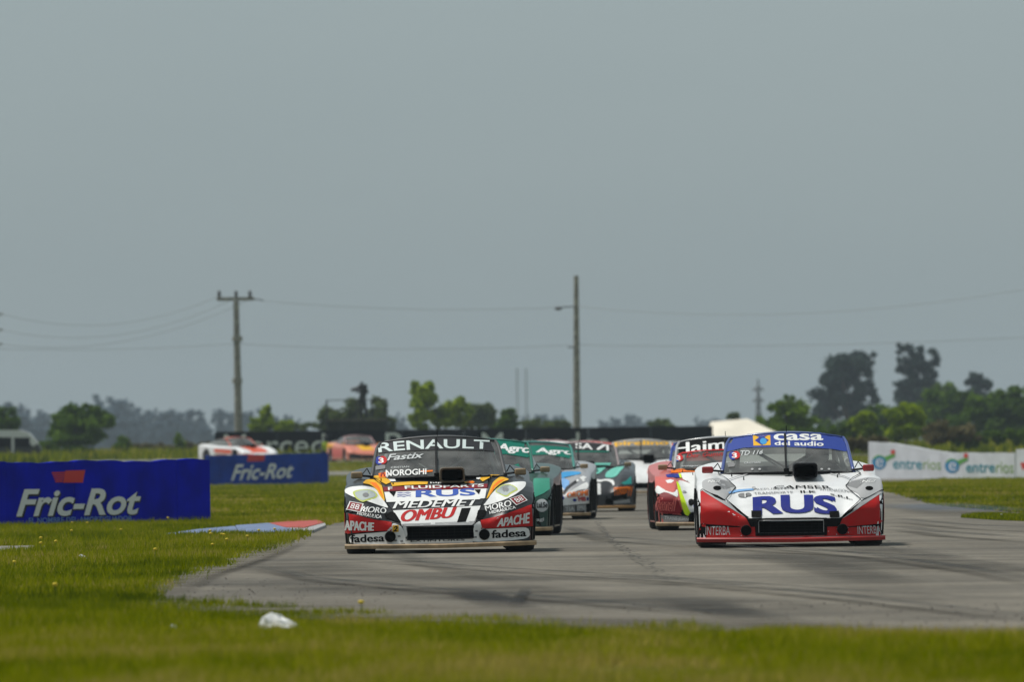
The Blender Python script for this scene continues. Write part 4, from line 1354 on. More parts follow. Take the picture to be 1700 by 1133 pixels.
def tree(label, dist, blobs, leafm, n=2600, leaf=.18, name='tree', cat='tree', group=None, seed=1, trunk=True, depth=.9):
    """blobs: (px, py, half width px, half height px) as seen; each gets its real size at dist"""
    s = F/dist
    cx = sum(b[0]*b[2] for b in blobs)/sum(b[2] for b in blobs)
    root = foot(cx, dist)
    L = []
    rr = random.Random(seed)
    for i, (px, py, rx, ry) in enumerate(blobs):
        q = at(px, py, dist) - root
        L.append((q.x, rr.uniform(-.35, .35)*rx/s*(i > 0), q.z, rx/s, rx/s*depth, ry/s))
    o = thing(name, label, cat, root, 0, group)
    link('crown', crown_mesh(L, n, leaf, seed), LF[leafm], o)
    if trunk:
        zt = max(b[2] for b in L)
        link('trunk', trunk_mesh(zt*.7, max(.06, .035*zt), [(b[0], b[1], b[2]) for b in L], seed), BARK, o)
    return o
tree('dense dark green rounded bush standing alone at left above the nearest blue board', 600,
     [(130,712,50,30),(100,715,30,30),(160,712,32,30),(112,690,16,18),(137,682,12,14),(150,690,14,16),(172,700,16,16),(130,738,62,14)], 'dark', 9000, .15, 'bush', 'bush', seed=2)
tree('dark green bush cut by the left edge above the parked vehicle', 620, [(4,702,26,24),(-14,690,22,22),(22,708,14,12)], 'dark', 2600, .15, 'bush', 'bush', seed=3)
tree('small dark shrub right of the rounded bush', 610, [(203,738,12,14),(196,745,14,9)], 'dark', 900, .13, 'bush', 'bush', seed=4)
tree('tiny lone shrub in the grass between rounded bush and crossarm pole', 640, [(298,731,9,10),(300,742,8,8)], 'mid', 500, .13, 'bush', 'bush', seed=5)
tree('low green bush just right of the crossarm pole', 640, [(442,690,11,14),(435,704,22,12),(470,708,16,10)], 'bright', 2200, .15, 'bush', 'bush', seed=6)
tree('broad olive bush behind the camera platform', 640, [(560,695,26,28),(590,690,30,26),(625,690,24,26),(545,700,14,22),(640,702,16,20)], 'pale', 5500, .16, 'bush', 'bush', seed=7)
tree('tall bright green leafy tree behind the black wall near the middle', 630, [(702,662,26,22),(690,652,18,15),(718,655,18,16),(735,690,26,20),(700,695,22,18),(762,672,16,15),(757,692,22,18),(775,685,12,12)], 'bright', 8000, .17, seed=8)
tree('low hazy bush between the leafy tree and the small round bush', 700, [(790,693,24,18),(806,690,16,20),(770,700,16,12),(815,706,10,8)], 'pale', 3600, .18, 'bush', 'bush', seed=9)
tree('small round dark green bush left of the tall bare pole', 620, [(843,697,17,13),(843,690,12,11),(843,708,16,8)], 'dark', 2600, .14, 'bush', 'bush', seed=10)
tree('low scrub just left of the base of the tall bare pole', 660, [(885,704,18,8),(915,706,20,7),(940,704,10,6)], 'pale', 1500, .15, 'bush', 'bush', seed=11)
tree('low green scrub above the right half of the black wall', 700, [(1092,703,16,7),(1105,706,14,6)], 'pale', 900, .15, 'bush', 'bush', seed=12)
tree('green spiky bush just right of the cream marquee', 600, [(1305,690,32,24),(1290,675,16,14),(1318,678,18,16),(1335,694,22,18),(1280,698,22,18),(1308,662,10,9),(1300,715,44,12)], 'mid', 7500, .15, 'bush', 'bush', seed=13)
tree('small top of a green bush peeping over the cream marquee', 650, [(1218,692,12,6)], 'pale', 400, .14, 'bush', 'bush', seed=14)
tree('round-crowned large dark eucalyptus, leftmost and widest of the three grey ones', 1150,
     [(1403,612,34,30),(1378,630,26,28),(1430,618,28,28),(1392,596,20,15),(1420,600,22,14),(1368,662,26,26),(1400,665,40,30),(1440,655,24,26),(1447,600,12,12),(1375,690,30,18),(1430,690,30,16)], 'euc', 10500, .30, seed=15)
tree('tall irregular dark eucalyptus with a lobe hanging to its right', 1170,
     [(1515,590,19,18),(1500,605,14,14),(1528,612,22,18),(1510,645,32,18),(1535,640,26,22),(1548,588,9,9),(1556,602,10,11),(1545,625,10,12),(1520,664,38,14),(1497,580,10,8)], 'euc', 6000, .30, seed=16)
tree('small dark eucalyptus top at right, smallest of the three grey ones', 1170, [(1622,632,17,14),(1612,642,14,12),(1635,640,12,12),(1622,655,26,12)], 'euc', 2400, .30, seed=17)
tree('fresh green bush left of the brightest bush, behind the white race car roof', 560, [(1436,696,17,16),(1420,702,14,10),(1440,715,20,12),(1412,704,8,6)], 'bright', 3400, .14, 'bush', 'bush', seed=18)
tree('brightest lime green bush in front of the grey eucalyptus trees', 545, [(1500,690,26,20),(1512,682,22,16),(1484,684,16,14),(1502,712,32,16),(1528,700,12,14)], 'bright', 7000, .14, 'bush', 'bush', seed=19)
tree('dry tan-olive brush mound behind the white boards', 520, [(1570,716,30,16),(1595,715,26,16),(1555,712,20,14),(1548,727,22,12),(1610,728,18,10)], 'olive', 6000, .11, 'bush', 'bush', seed=20, trunk=False)
tree('dark wide tree mass at the right edge behind the dry brush', 700, [(1640,680,40,30),(1672,665,30,26),(1690,690,34,36),(1610,690,36,24),(1720,680,40,40),(1665,712,50,24)], 'dark', 12000, .20, seed=21)
tree('mid green hazy trees joined behind the brightest bush', 780, [(1560,675,38,24),(1590,668,30,20),(1550,690,40,20),(1605,690,34,22)], 'dark', 7000, .22, seed=22)
tree('dark green tree between the large eucalyptus and the tall one', 760, [(1470,690,28,16),(1482,702,26,16),(1455,700,20,14)], 'dark', 2600, .2, seed=23)
tree('rounded hazy tree behind the right trees', 1000, [(1570,650,18,14),(1583,658,16,10)], 'mid', 1600, .26, seed=24)
# belts of low brush closing the foot of the background
def brush(x0, x1, py, dist, hpx, leafm, n, seed, label):
    r = random.Random(seed)
    bl = [(x, py + r.uniform(-3, 2), (x1-x0)/16*r.uniform(.8,1.3), hpx*r.uniform(.6,1.1)) for x in np.linspace(x0, x1, 12)]
    return tree(label, dist, bl, leafm, n, .14, 'brush', 'brush', seed=seed, trunk=False)
brush(210, 360, 743, 660, 7, 'olive', 2800, 31, 'low strip of dry brush right of the rounded bush')
brush(1340, 1545, 722, 560, 16, 'dark', 6500, 32, 'low dark brush at the foot of the grey eucalyptus trees')
brush(1340, 1570, 714, 900, 22, 'dark', 9000, 36, 'hazy dark trees closing the gaps behind the grey eucalyptus trees')
brush(1410, 1470, 738, 430, 9, 'olive', 2600, 33, 'dry weeds just left of the white boards')
brush(1590, 1760, 728, 520, 14, 'dark', 5000, 34, 'low dark brush behind the right end of the white boards')
brush(440, 620, 708, 700, 8, 'pale', 2400, 35, 'low pale brush behind the left part of the black wall')

# distant tree line, hazy blue; crowns narrow and tall, shared between alike trees
VAR = []
for i in range(7):
    rr = random.Random(50+i)
    bl = []
    n_ = rr.randint(9, 12)
    for k_ in range(n_):
        f = k_/(n_-1)
        bl.append((rr.uniform(-1.1, 1.1)*(1-.6*f), rr.uniform(-.8, .8), .8+f*rr.uniform(5.4, 6.4), rr.uniform(1.0, 1.7)*(1-.45*f), rr.uniform(.9, 1.5), rr.uniform(1.1, 1.8)))
    VAR.append((crown_mesh(bl, 2600, .30, 60+i), trunk_mesh(5.0, .16, [(b[0],b[1],b[2]) for b in bl[2:5]], i)))
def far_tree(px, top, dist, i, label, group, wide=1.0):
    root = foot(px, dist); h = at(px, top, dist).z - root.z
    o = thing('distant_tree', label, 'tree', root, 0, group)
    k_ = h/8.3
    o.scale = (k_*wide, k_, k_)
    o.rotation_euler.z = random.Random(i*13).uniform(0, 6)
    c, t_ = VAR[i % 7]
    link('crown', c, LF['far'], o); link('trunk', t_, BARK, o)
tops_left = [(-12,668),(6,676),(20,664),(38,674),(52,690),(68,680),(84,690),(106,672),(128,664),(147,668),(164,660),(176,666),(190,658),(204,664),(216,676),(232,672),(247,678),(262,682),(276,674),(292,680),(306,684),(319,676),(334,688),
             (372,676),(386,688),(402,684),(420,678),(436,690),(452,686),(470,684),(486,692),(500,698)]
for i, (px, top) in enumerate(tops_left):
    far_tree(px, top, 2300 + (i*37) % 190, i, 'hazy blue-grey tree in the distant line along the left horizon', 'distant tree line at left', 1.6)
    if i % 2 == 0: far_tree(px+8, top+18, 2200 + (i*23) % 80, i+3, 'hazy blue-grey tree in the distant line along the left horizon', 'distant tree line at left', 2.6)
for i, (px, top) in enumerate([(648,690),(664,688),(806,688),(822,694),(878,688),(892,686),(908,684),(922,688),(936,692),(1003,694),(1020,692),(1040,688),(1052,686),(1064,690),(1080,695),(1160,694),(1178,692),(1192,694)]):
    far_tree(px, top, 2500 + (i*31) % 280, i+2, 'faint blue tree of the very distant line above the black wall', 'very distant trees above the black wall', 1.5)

# ------------------------------------------------------------------ parked vehicle, camera platform, people
def parked():
    D_ = 575; b = foot(-6, D_); s = F/D_
    o = thing('parked_van', 'parked dark van with a white roof cut by the left edge', 'van', b, 0)
    W_ = mat('white vehicle paint', (.7,.7,.7), .35, coat=.4); K = mat('dark vehicle paint', (.02,.022,.025), .4)
    def ext(name, prof, y0, y1, m, par=o):
        n_ = len(prof); V = [(x, y0, z) for x, z in prof] + [(x, y1, z) for x, z in prof]
        me = mesh(name, V, [tuple(range(n_)), tuple(range(2*n_-1, n_-1, -1))] + [(i, i+n_, (i+1) % n_+n_, (i+1) % n_) for i in range(n_)])
        bm = bmesh.new(); bm.from_mesh(me); bmesh.ops.recalc_face_normals(bm, faces=bm.faces[:]); bm.to_mesh(me); bm.free()
        return link(name, me, m, par)
    q = lambda px, py: (at(px, py, D_).x - b.x, at(px, py, D_).z - b.z)
    prof = [q(-90,752), q(-90,719), q(-60,717), q(30,717), q(46,722), q(60,738), q(66,742), q(67,753)]
    ext('body', prof, 0, 1.75, K)
    pr = [q(-92,724), q(-90,716), q(-60,714.5), q(32,714.5), q(48,719.5), q(62,736), q(56,742), q(42,731), q(26,727)]
    ext('roof', pr, -.03, 1.78, W_)
    for (x0, x1) in ((-80,-38),(-32,10),(16,41)):
        w_ = link('side_window', MB().box(q(x0,0)[0], q(x1,0)[0], -.035, .01, q(0,743)[1], q(0,727.5)[1]).make('side_window'), VOID, o)
    link('pillar', MB().box(q(10.5,0)[0], q(14.5,0)[0], -.05, .01, q(0,752)[1], q(0,722)[1]).make('pillar'), W_, o)
    tm = MB().lathe_x([(-.1,.0),(-.1,.28),(-.07,.31),(.07,.31),(.1,.28),(.1,0)], 18).make('tyre', True, 40)
    for px in (-60, 48):
        w_ = link('wheel', tm, RUBBER, o); w_.location = (q(px,0)[0], .08, .25); w_.rotation_euler.z = math.pi/2
parked()

SKIN = mat('skin', (.42,.27,.20), .6)
def man(name, label, base, J, E, rad, m, extra=()):
    o = link(name, person_mesh(J, E, rad), m); o.location = base
    tag(o, label, 'person')
    return o
# camera operator on the platform
PD2 = 588
pb = foot(560, PD2)
pl = thing('camera_platform', 'dark scaffold camera platform behind the black wall', 'platform', pb)
q = lambda px, py: (at(px, py, PD2).x - pb.x, at(px, py, PD2).z - pb.z)
DK = mat('dark scaffold', (.03,.028,.024), .8); WD = mat('weathered boards', (.12,.10,.075), .9, var=.3)
x0, zf = q(542, 697); x1, _ = q(642, 697)
for i in range(6):
    link('deck_board', MB().box(x0, x1, i*.32, i*.32+.30, zf-.07, zf).make('deck_board'), WD, pl)
for x in np.linspace(x0, x1, 5):
    for y in (.04, 1.85):
        link('post', MB().tube([(x,y,-.1),(x,y,zf+ (1.0 if x < x0+.1 or x > x0+(x1-x0)*.45 else 0))], .035, 6).make('post'), DK, pl)
for zz in (.5, 1.0):
    link('rail', MB().tube([(x0+(x1-x0)*.48,.04,zf+zz),(x1,.04,zf+zz)], .025, 6).make('rail'), DK, pl)
    link('rail', MB().tube([(x0,1.85,zf+zz),(x1,1.85,zf+zz)], .025, 6).make('rail'), DK, pl)
link('brace', MB().tube([(x0,.0,.0),(x0+1.2,.0,zf)], .025, 6).tube([(x1,.0,.0),(x1-1.2,.0,zf)], .025, 6).make('brace'), DK, pl)
link('skirt', MB().box(x0+.05, x1-.05, 1.9, 1.93, -.1, zf-.1).make('skirt'), mat('dark green sheeting', (.03,.035,.018), .9, var=.3), pl)
def standing(h=1.75, lean=0.0, raise_l=False, raise_r=False, wide=.2):
    k_ = h/1.75
    J = [(0,0,.95),(0,.0,1.15),(lean*.5,0,1.38),(lean*.7,0,1.50),(lean*.9,-.02,1.60),(lean,-.02,1.70),
         (-.10,0,.88),(-.12,-.02,.48),(-.13,0,.08),(-.14,-.12,.03),
         (.10,0,.88),(.13,-.03,.48),(.15,0,.08),(.16,-.12,.03),
         (-.19+lean*.6,0,1.42)] 
    J += [(-.36+lean*.6,-.10,1.36),(-.42+lean*.6,-.22,1.52)] if raise_l else [(-.27+lean*.4,-.02,1.14),(-.30+lean*.2,-.10,.88)]
    J += [(.19+lean*.6,0,1.42)]
    J += [(.24+lean*.6,-.22,1.32),(.12+lean,-.30,1.55)] if raise_r else [(.27+lean*.4,-.02,1.14),(.28+lean*.2,-.10,.88)]
    J = [tuple(c*k_ for c in j) for j in J]
    E = [(0,1),(1,2),(2,3),(3,4),(4,5),(0,6),(6,7),(7,8),(8,9),(0,10),(10,11),(11,12),(12,13),(2,14),(14,15),(15,16),(2,17),(17,18),(18,19)]
    rad = [.15,.15,.16,.065,.095,.08,.10,.07,.05,.045,.10,.07,.05,.045,.075,.05,.035,.075,.05,.035]
    return J, E, [r_*k_ for r_ in rad]
J, E, rad = standing(1.80, .06, True, True)
xo, zo = q(590, 697)
op = man('person', 'camera operator in black clothes standing on the dark platform, arms raised to a camera',
    (pb.x + q(594, 0)[0], PD2+.7, pb.z+zf), J, E, rad, mat('black clothing', (.008,.008,.010), .8))
tc_ = thing('tv_camera', 'black television camera on a tripod in front of the operator on the platform', 'camera', (pb.x + q(589,0)[0], PD2+.35, pb.z+zf))
KB = mat('camera black', (.008,.008,.009), .5)
link('camera_body', bevelled(MB().box(-.05,.40,-.16,.16,1.52,1.80).make('camera_body'), .03, 2), KB, tc_)
link('lens', MB().tube([(-.45,0,1.50),(0,0,1.64)], .09, 10).make('lens', True, 50), KB, tc_)
link('viewfinder', MB().box(.05,.2,-.08,.08,1.80,1.92).make('viewfinder'), KB, tc_)
for a in (90, 210, 330):
    link('tripod_leg', MB().tube([(0.1,0,1.5),(.1+.45*math.cos(R(a)),.3*math.sin(R(a)),0)], .03, 6).make('tripod_leg'), KB, tc_)
# crouching marshal beside the second blue board
J = [(0,0,.42),(0,-.03,.62),(0,-.08,.82),(0,-.10,.92),(0,-.12,1.00),(0,-.13,1.09),(-.12,-.1,.42),(-.16,-.42,.48),(-.15,-.32,.08),(-.15,-.45,.03),
     (.12,-.1,.42),(.16,-.42,.46),(.16,-.30,.08),(.16,-.44,.03),(-.20,-.08,.84),(-.26,-.20,.62),(-.18,-.42,.52),(.20,-.08,.84),(.26,-.20,.62),(.18,-.42,.52)]
_, E, rad = standing()
D3 = 470; mp_ = foot(541, D3); mp_.z = at(541, 752, D3).z - .5
mp_ = foot(541, 520)
J = [(x*1.0, y, z) for x, y, z in J]
mz = at(541, 724, 520).z - mp_.z
sc_ = mz/1.17
mm = man('person', 'marshal in a lime yellow vest against the black wall beside the second blue board', mp_, J, E, rad, mat('dark trousers', (.02,.025,.04), .8))
mm.scale = (sc_, sc_, sc_)
Vv = [];Fv = []
ns = 16
for k_, (z, rx, ry, yy) in enumerate(((.46,.19,.17,-.02),(.62,.19,.17,-.03),(.80,.215,.165,-.07),(.90,.12,.12,-.09))):
    for j in range(ns):
        t_ = 2*math.pi*j/ns; Vv.append((rx*math.cos(t_), yy+ry*math.sin(t_), z))
for k_ in range(3):
    for j in range(ns): Fv.append((k_*ns+j, k_*ns+(j+1) % ns, (k_+1)*ns+(j+1) % ns, (k_+1)*ns+j))
link('vest', mesh('vest', Vv, Fv, True), mat('lime vest', (.42,.55,.02), .7), mm)
Vh, Fh = ellipsoid((0,-.13,1.09), (.10,.115,.13)); link('cap', mesh('cap', [v for v in Vh], Fh, True), mat('dark cap', (.03,.03,.03), .8), mm)

# ================================================================== THE CARS
RED = sticker('red', (.50,.012,.012)); REDD = sticker('dark red', (.22,.012,.018)); BLUE = sticker('blue', (.015,.035,.28)); YELLOW = sticker('yellow', (.78,.42,.02))
ORANGE = sticker('orange', (.90,.19,.005)); FLUO = sticker('fluorescent yellow', (.62,.85,.02)); GREY = sticker('grey', (.22,.22,.22)); SILVER = sticker('silver', (.42,.42,.42))
LGREY = sticker('light grey', (.55,.57,.57)); TEAL2 = sticker('teal green', (.01,.17,.12)); MINT = sticker('mint', (.16,.52,.42)); AQUA = sticker('aqua', (.05,.30,.60)); PINK = sticker('washed red', (.62,.14,.12))
FLANK = mat('matte black side skirt', (.006,.006,.006), .95, spec=.02)
GOLD = mat('dusty bronze housing', (.36,.25,.13), .5, dirt=.3); GREENH = sticker('headlight green', (.50,.56,.14)); LENS = mat('lamp lens', (.50,.54,.50), .12, coat=.6)
DGREY = sticker('charcoal', (.035,.035,.038)); PSILV = sticker('light lettering', (.62,.70,.68)); LBL = sticker('light blue', (.20,.40,.70)); BBLUE = sticker('banner blue', (.035,.065,.30)); NAVYT = sticker('deep blue letter', (.012,.022,.22))

def round_badge(L, x, y, r):
    L.disc(x-r*.35, y, r*.75, r*.8, BLUE, 3, 'round_badge'); L.disc(x+r*.35, y-r*.1, r*.75, r*.75, RED, 4, 'round_badge')
    L.text('3', ((x-r*.5,y-r*.5),(x+r*.5,y-r*.5),(x+r*.5,y+r*.5),(x-r*.5,y+r*.5)), WHITE, 5, .03)

# --- A: black, white, red and yellow car (front left)
A_, body = car(730, 167, R(.6), 'front left race car, black, white, red and yellow, RENAULT across the windscreen', paint('black', (.012,.012,.013)),
               roofm=mat('grey roof paint', (.06,.06,.06), .5), mirror=GOLD, scoop=mat('dusty bronze scoop', (.10,.075,.045), .5), scoop_x=.135, roll=R(-.55), ducts=(-.50, .435))
L = Livery(body, (560, 700, 4.926), 167, 730, 920.9, .023)
L.text_bold = .03
L.poly([(449,742),(1172,702),(1118,846),(524,864)], WHITE, 1)
L.poly([(385,592),(1240,562),(1213,642),(402,674)], WHITE, 1)
L.poly([(368,552),(1240,524),(1243,556),(378,586)], REDD, 1)
L.poly([(440,517),(620,506),(748,508),(742,528),(560,536),(450,545)], YELLOW, 1)
L.poly([(1040,508),(1120,500),(1135,512),(1060,520)], YELLOW, 1)
L.poly([(200,520),(240,488),(335,492),(372,540),(392,678),(352,632),(316,566),(262,530)], YELLOW, 2)
L.poly([(262,512),(320,518),(350,560),(380,648),(330,570),(290,540)], ORANGE, 3)
L.poly([(1430,488),(1350,462),(1285,508),(1258,560),(1216,655),(1248,622),(1300,555),(1372,505)], YELLOW, 2)
L.poly([(1390,486),(1330,500),(1280,545),(1245,620),(1300,545),(1350,510)], ORANGE, 3)
L.poly([(250,470),(330,455),(420,480),(440,512),(400,530),(330,490)], YELLOW, 1)
L.poly([(1160,470),(1260,448),(1345,450),(1270,468),(1200,505)], YELLOW, 1)
L.poly([(424,430),(470,480),(482,505),(440,508),(405,470)], WHITE, 2)
L.poly([(1150,462),(1190,446),(1200,460),(1170,490),(1150,485)], WHITE, 2)
L.poly([(62,568),(110,548),(215,540),(300,556),(335,592),(392,680),(420,722),(372,712),(240,664),(130,632),(66,600)], WHITE, 1)
L.poly([(1188,702),(1225,664),(1262,608),(1330,545),(1420,512),(1520,502),(1556,508),(1540,552),(1460,610),(1380,650),(1260,690)], WHITE, 1)
L.poly([(122,592),(165,576),(245,568),(300,584),(330,614),(322,640),(240,664),(205,676),(150,645)], GREENH, 2)
L.poly([(1288,588),(1345,535),(1425,522),(1478,558),(1482,576),(1430,602),(1388,636),(1340,612)], GREENH, 2)
hl = L.poly([(140,599),(178,583),(241,575),(292,590),(315,616),(303,634),(236,652),(205,664),(162,640)], LENS, 3, 'headlight')
hr = L.poly([(1300,590),(1350,543),(1420,530),(1464,559),(1468,571),(1421,593),(1387,624),(1345,606)], LENS, 3, 'headlight')
L.disc(232, 618, 24, 18, GREY, 4, 'lamp_bulb'); L.disc(1385, 572, 26, 18, GREY, 4, 'lamp_bulb')
L.poly([(58,758),(150,778),(300,812),(440,836),(442,902),(300,908),(180,918),(60,930)], RED, 1)
L.poly([(1168,818),(1300,790),(1440,744),(1588,690),(1592,866),(1500,868),(1170,888)], RED, 1)
L.poly([(95,935),(300,920),(442,906),(442,838),(530,868),(556,985),(545,1012),(300,1014),(95,1014)], WHITE, 1)
L.poly([(1112,850),(1168,822),(1168,890),(1400,878),(1560,872),(1572,962),(1400,985),(1100,998),(1094,968)], WHITE, 1)
L.poly([(556,985),(1094,968),(1100,998),(545,1012)], WHITE, 1)
L.poly([(530,868),(560,872),(574,966),(556,985)], LGREY, 1); L.poly([(1104,866),(1118,850),(1094,968),(1088,960)], LGREY, 1)
L.poly([(524,850),(1120,826),(1110,846),(1098,858),(560,868),(530,864)], SILVER, 1)
L.poly([(448,862),(498,858),(497,912),(446,916)], YELLOW, 3); L.text('2', ((455,868),(490,866),(488,908),(452,910)), BLACK, 4, .05, .2)
L.text('RENAULT', ((338,188),(1270,164),(1262,240),(346,268)), PSILV, 3, .02, 0, .022)
L.text('Fastix', ((413,282),(722,262),(718,310),(413,335)), LGREY, 2, .03, .3)
L.text('CRISTIAN', ((445,385),(595,377),(595,391),(445,399)), LGREY, 2, .0)
L.text('NOROGHI', ((402,414),(738,402),(736,450),(402,467)), WHITE, 4, .03)
L.poly([(340,440),(402,428),(402,470),(345,476)], ORANGE, 2); L.poly([(690,418),(790,412),(790,424),(690,432)], ORANGE, 2)
L.text('ñ', ((358,436),(396,432),(396,466),(358,470)), REDD, 3, .02)
round_badge(L, 365, 335, 44)
L.poly([(316,382),(370,368),(400,372),(398,400),(318,412)], GREY, 2)
L.text('hipesac', ((765,512),(1015,506),(1012,522),(768,528)), WHITE, 3, .01)
L.disc(1100, 513, 32, 9, ORANGE, 3)
L.text('F', ((415,555),(452,553),(452,578),(418,580)), WHITE, 3, .03); L.text('FLUIDPARTS', ((552,545),(1210,526),(1206,550),(556,571)), WHITE, 3, .03)
L.text('RUS', ((648,578),(1128,563),(1130,621),(645,636)), sticker('rus blue', (.05,.11,.42)), 3, .08)
for yy in (600, 615, 628):
    L.poly([(490,yy),(520,yy-6),(545,yy+2),(575,yy-8),(605,yy-2),(605,yy+2),(575,yy-3),(545,yy+7),(520,yy),(490,yy+5)], BLUE, 2)
for (x, y) in ((452,612),(1152,592)): L.poly([(x-26,y-18),(x+28,y-20),(x+10,y+20)], BLACK, 4, 'bonnet_vent')
L.text('MEDEMET', ((462,668),(1170,645),(1154,702),(455,727)), WHITE, 3, .06, .22)
L.text('OMBU', ((534,742),(970,714),(952,800),(518,836)), RED, 3, .075, .2)
L.poly([(1016,724),(1092,720),(1046,832),(974,838)], BLACK, 3)
L.text('MORO', ((215,708),(398,724),(394,768),(188,752)), WHITE, 3, .035)
L.text('HIDRAULICA', ((168,752),(362,782),(356,808),(158,776)), WHITE, 3, .02)
L.text('MORO', ((1205,706),(1420,656),(1424,706),(1212,748)), WHITE, 3, .035)
L.text('HIDRAULICA', ((1240,748),(1455,702),(1458,724),(1244,774)), WHITE, 3, .02)
def emblem(P):
    L.poly(P, WHITE, 3); c = np.mean(P, 0); Q = [tuple(c+(np.array(p)-c)*.86) for p in P]; L.poly(Q, REDD, 4)
    L.text('88', [tuple(c+(np.array(p)-c)*.6) for p in P], WHITE, 5, .0)
emblem([(102,668),(216,688),(190,757),(74,735)]); emblem([(1410,646),(1512,612),(1556,658),(1462,700)])
L.text('APACHE', ((66,818),(302,838),(292,905),(62,902)), WHITE, 3, .05, -.1)
L.text('APACHE', ((1312,806),(1566,754),(1568,840),(1298,872)), WHITE, 3, .05, .15)
L.text('fadesa', ((104,938),(380,930),(378,992),(106,1004)), BLACK, 3, .035)
L.text('fadesa', ((1256,898),(1536,886),(1536,950),(1254,966)), BLACK, 3, .035)
L.text('EXTINTORES', ((592,980),(1034,968),(1034,983),(592,995)), BLACK, 3, .03)
for (x, y) in ((500,948),(520,990),(1085,962),(1120,955),(1130,905),(470,985)): L.poly([(x-14,y-5),(x+9,y-9),(x+13,y+6),(x-8,y+8)], GREY, 3)
L.poly([(440,752),(470,762),(520,840),(470,830),(395,800),(380,776)], BLACK, 3, 'bonnet_latch'); L.poly([(1140,770),(1150,740),(1215,738),(1210,770),(1175,812),(1140,805)], BLACK, 3, 'bonnet_latch')
for P_ in ([(300,488),(368,540),(398,678),(450,745),(522,860)], [(1270,470),(1242,530),(1212,640),(1176,704),(1112,850)],
           [(62,930),(100,935),(440,904)], [(1170,888),(1400,878),(1590,868)],
           [(1240,500),(1300,484)]): L.gap(P_, .005)
# windscreen banner of darker film
L.poly([(318,276),(345,170),(480,140),(820,126),(1150,128),(1270,160),(1310,255),(1200,246),(820,244),(480,256)], DGREY, 1, 'windscreen_banner')

# --- F: white and red car (front right)
F_, body = car(1312, 164, R(-.5), 'front right race car, white bonnet and red nose corners with casa del audio windscreen strip', paint('white', (.82,.82,.81)),
               roofm=mat('blue roof paint', (.04,.07,.26), .35, coat=.4), mirror=paint('red mirror', (.35,.01,.015)), scoop=BLACKP, scoop_x=.17, split=paint('red', (.42,.012,.012)), roll=R(-.05), ducts=(-.455, .52), tray=mat('light grey cockpit floor', (.30,.30,.30), .7))
L = Livery(body, (1140, 700, 4.857), 164, 1312.1, 909.6, .0122)
L.poly([(112,572),(128,560),(300,668),(482,782),(512,852),(340,842),(112,830)], RED, 1)
L.poly([(1598,566),(1400,690),(1248,782),(1216,850),(1400,842),(1602,828)], RED, 1)
L.poly([(112,830),(340,842),(420,848),(600,852),(604,936),(600,956),(300,952),(80,942)], RED, 1)
L.poly([(1602,828),(1400,842),(1216,850),(1106,852),(1100,936),(1104,956),(1400,950),(1616,935)], RED, 1)
L.poly([(600,926),(1104,924),(1104,960),(600,960)], RED, 1)
L.poly([(112,828),(160,832),(152,934),(84,942)], BLACK, 2); L.poly([(1604,826),(1548,832),(1558,928),(1618,935)], BLACK, 2)
L.poly([(160,834),(340,842),(430,850),(420,856),(158,852)], BLACK, 2); L.poly([(1548,832),(1400,842),(1290,850),(1300,856),(1548,850)], BLACK, 2)
L.around_grille(BLACK, .292, .118, -.36, .36, 5)
L.poly([(478,786),(602,786),(602,854),(512,852)], BLACK, 4); L.poly([(1100,785),(1250,784),(1218,850),(1100,852)], BLACK, 4)
L.poly([(128,490),(170,470),(230,460),(345,482),(404,530),(398,556),(330,590),(310,640),(240,610),(130,556)], SILVER, 1, 'headlight_cover')
L.poly([(1594,478),(1530,462),(1470,456),(1350,482),(1285,522),(1300,552),(1380,580),(1410,632),(1500,600),(1600,560)], SILVER, 1, 'headlight_cover')
L.poly([(210,470),(340,490),(396,532),(300,556),(260,500)], GREY, 2); L.poly([(1480,464),(1350,490),(1292,524),(1380,548),(1420,500)], GREY, 2)
L.disc(248, 545, 32, 18, VOID, 3, 'headlight'); L.disc(1476, 547, 32, 17, VOID, 3, 'headlight')
L.poly([(126,556),(190,590),(310,650),(420,724),(482,776),(482,790),(300,676),(128,566)], SILVER, 3)
L.poly([(1598,560),(1510,600),(1412,644),(1320,712),(1248,776),(1248,790),(1420,680),(1598,570)], SILVER, 3)
L.poly([(180,580),(250,604),(306,640),(290,645),(230,618)], BLACK, 4); L.poly([(330,655),(470,760),(500,782),(478,786),(400,730)], BLACK, 4); L.poly([(1400,655),(1260,760),(1225,784),(1248,786),(1330,725)], BLACK, 4)
L.text('NGI', ((172,484),(275,478),(270,498),(176,504)), WHITE, 4, .03, .3); L.text('NGI', ((1420,484),(1535,480),(1530,500),(1424,504)), WHITE, 4, .03, .3)
L.text('RUS', ((542,618),(1196,612),(1198,758),(540,768)), NAVYT, 3, .085, 0, .022)
L.poly([(330,575),(420,556),(540,548),(545,560),(420,574),(345,590)], LBL, 2); L.disc(545, 545, 16, 10, SILVER, 4)
L.text('CAMSER', ((720,528),(1160,528),(1180,552),(700,552)), BLACK, 3, .03, 0, .004); L.text('REPUESTOS', ((560,548),(860,538),(860,552),(570,560)), GREY, 2, .0)
L.text('INTERNACIONAL', ((1080,546),(1350,560),(1350,584),(1080,562)), GREY, 3, .0)
L.disc(455, 602, 40, 17, GREY, 2); L.disc(498, 596, 25, 14, GREY, 2); L.poly([(468,585),(476,585),(476,620),(468,620)], WHITE, 3)
L.text('TRANSPORTE', ((540,580),(860,570),(860,583),(545,597)), GREY, 3, .01); L.text('ILK', ((920,567),(1050,567),(1050,582),(920,582)), BLACK, 3, .04)
L.text('S.R.L.', ((1160,588),(1345,622),(1340,640),(1160,600)), BLACK, 3, .02)
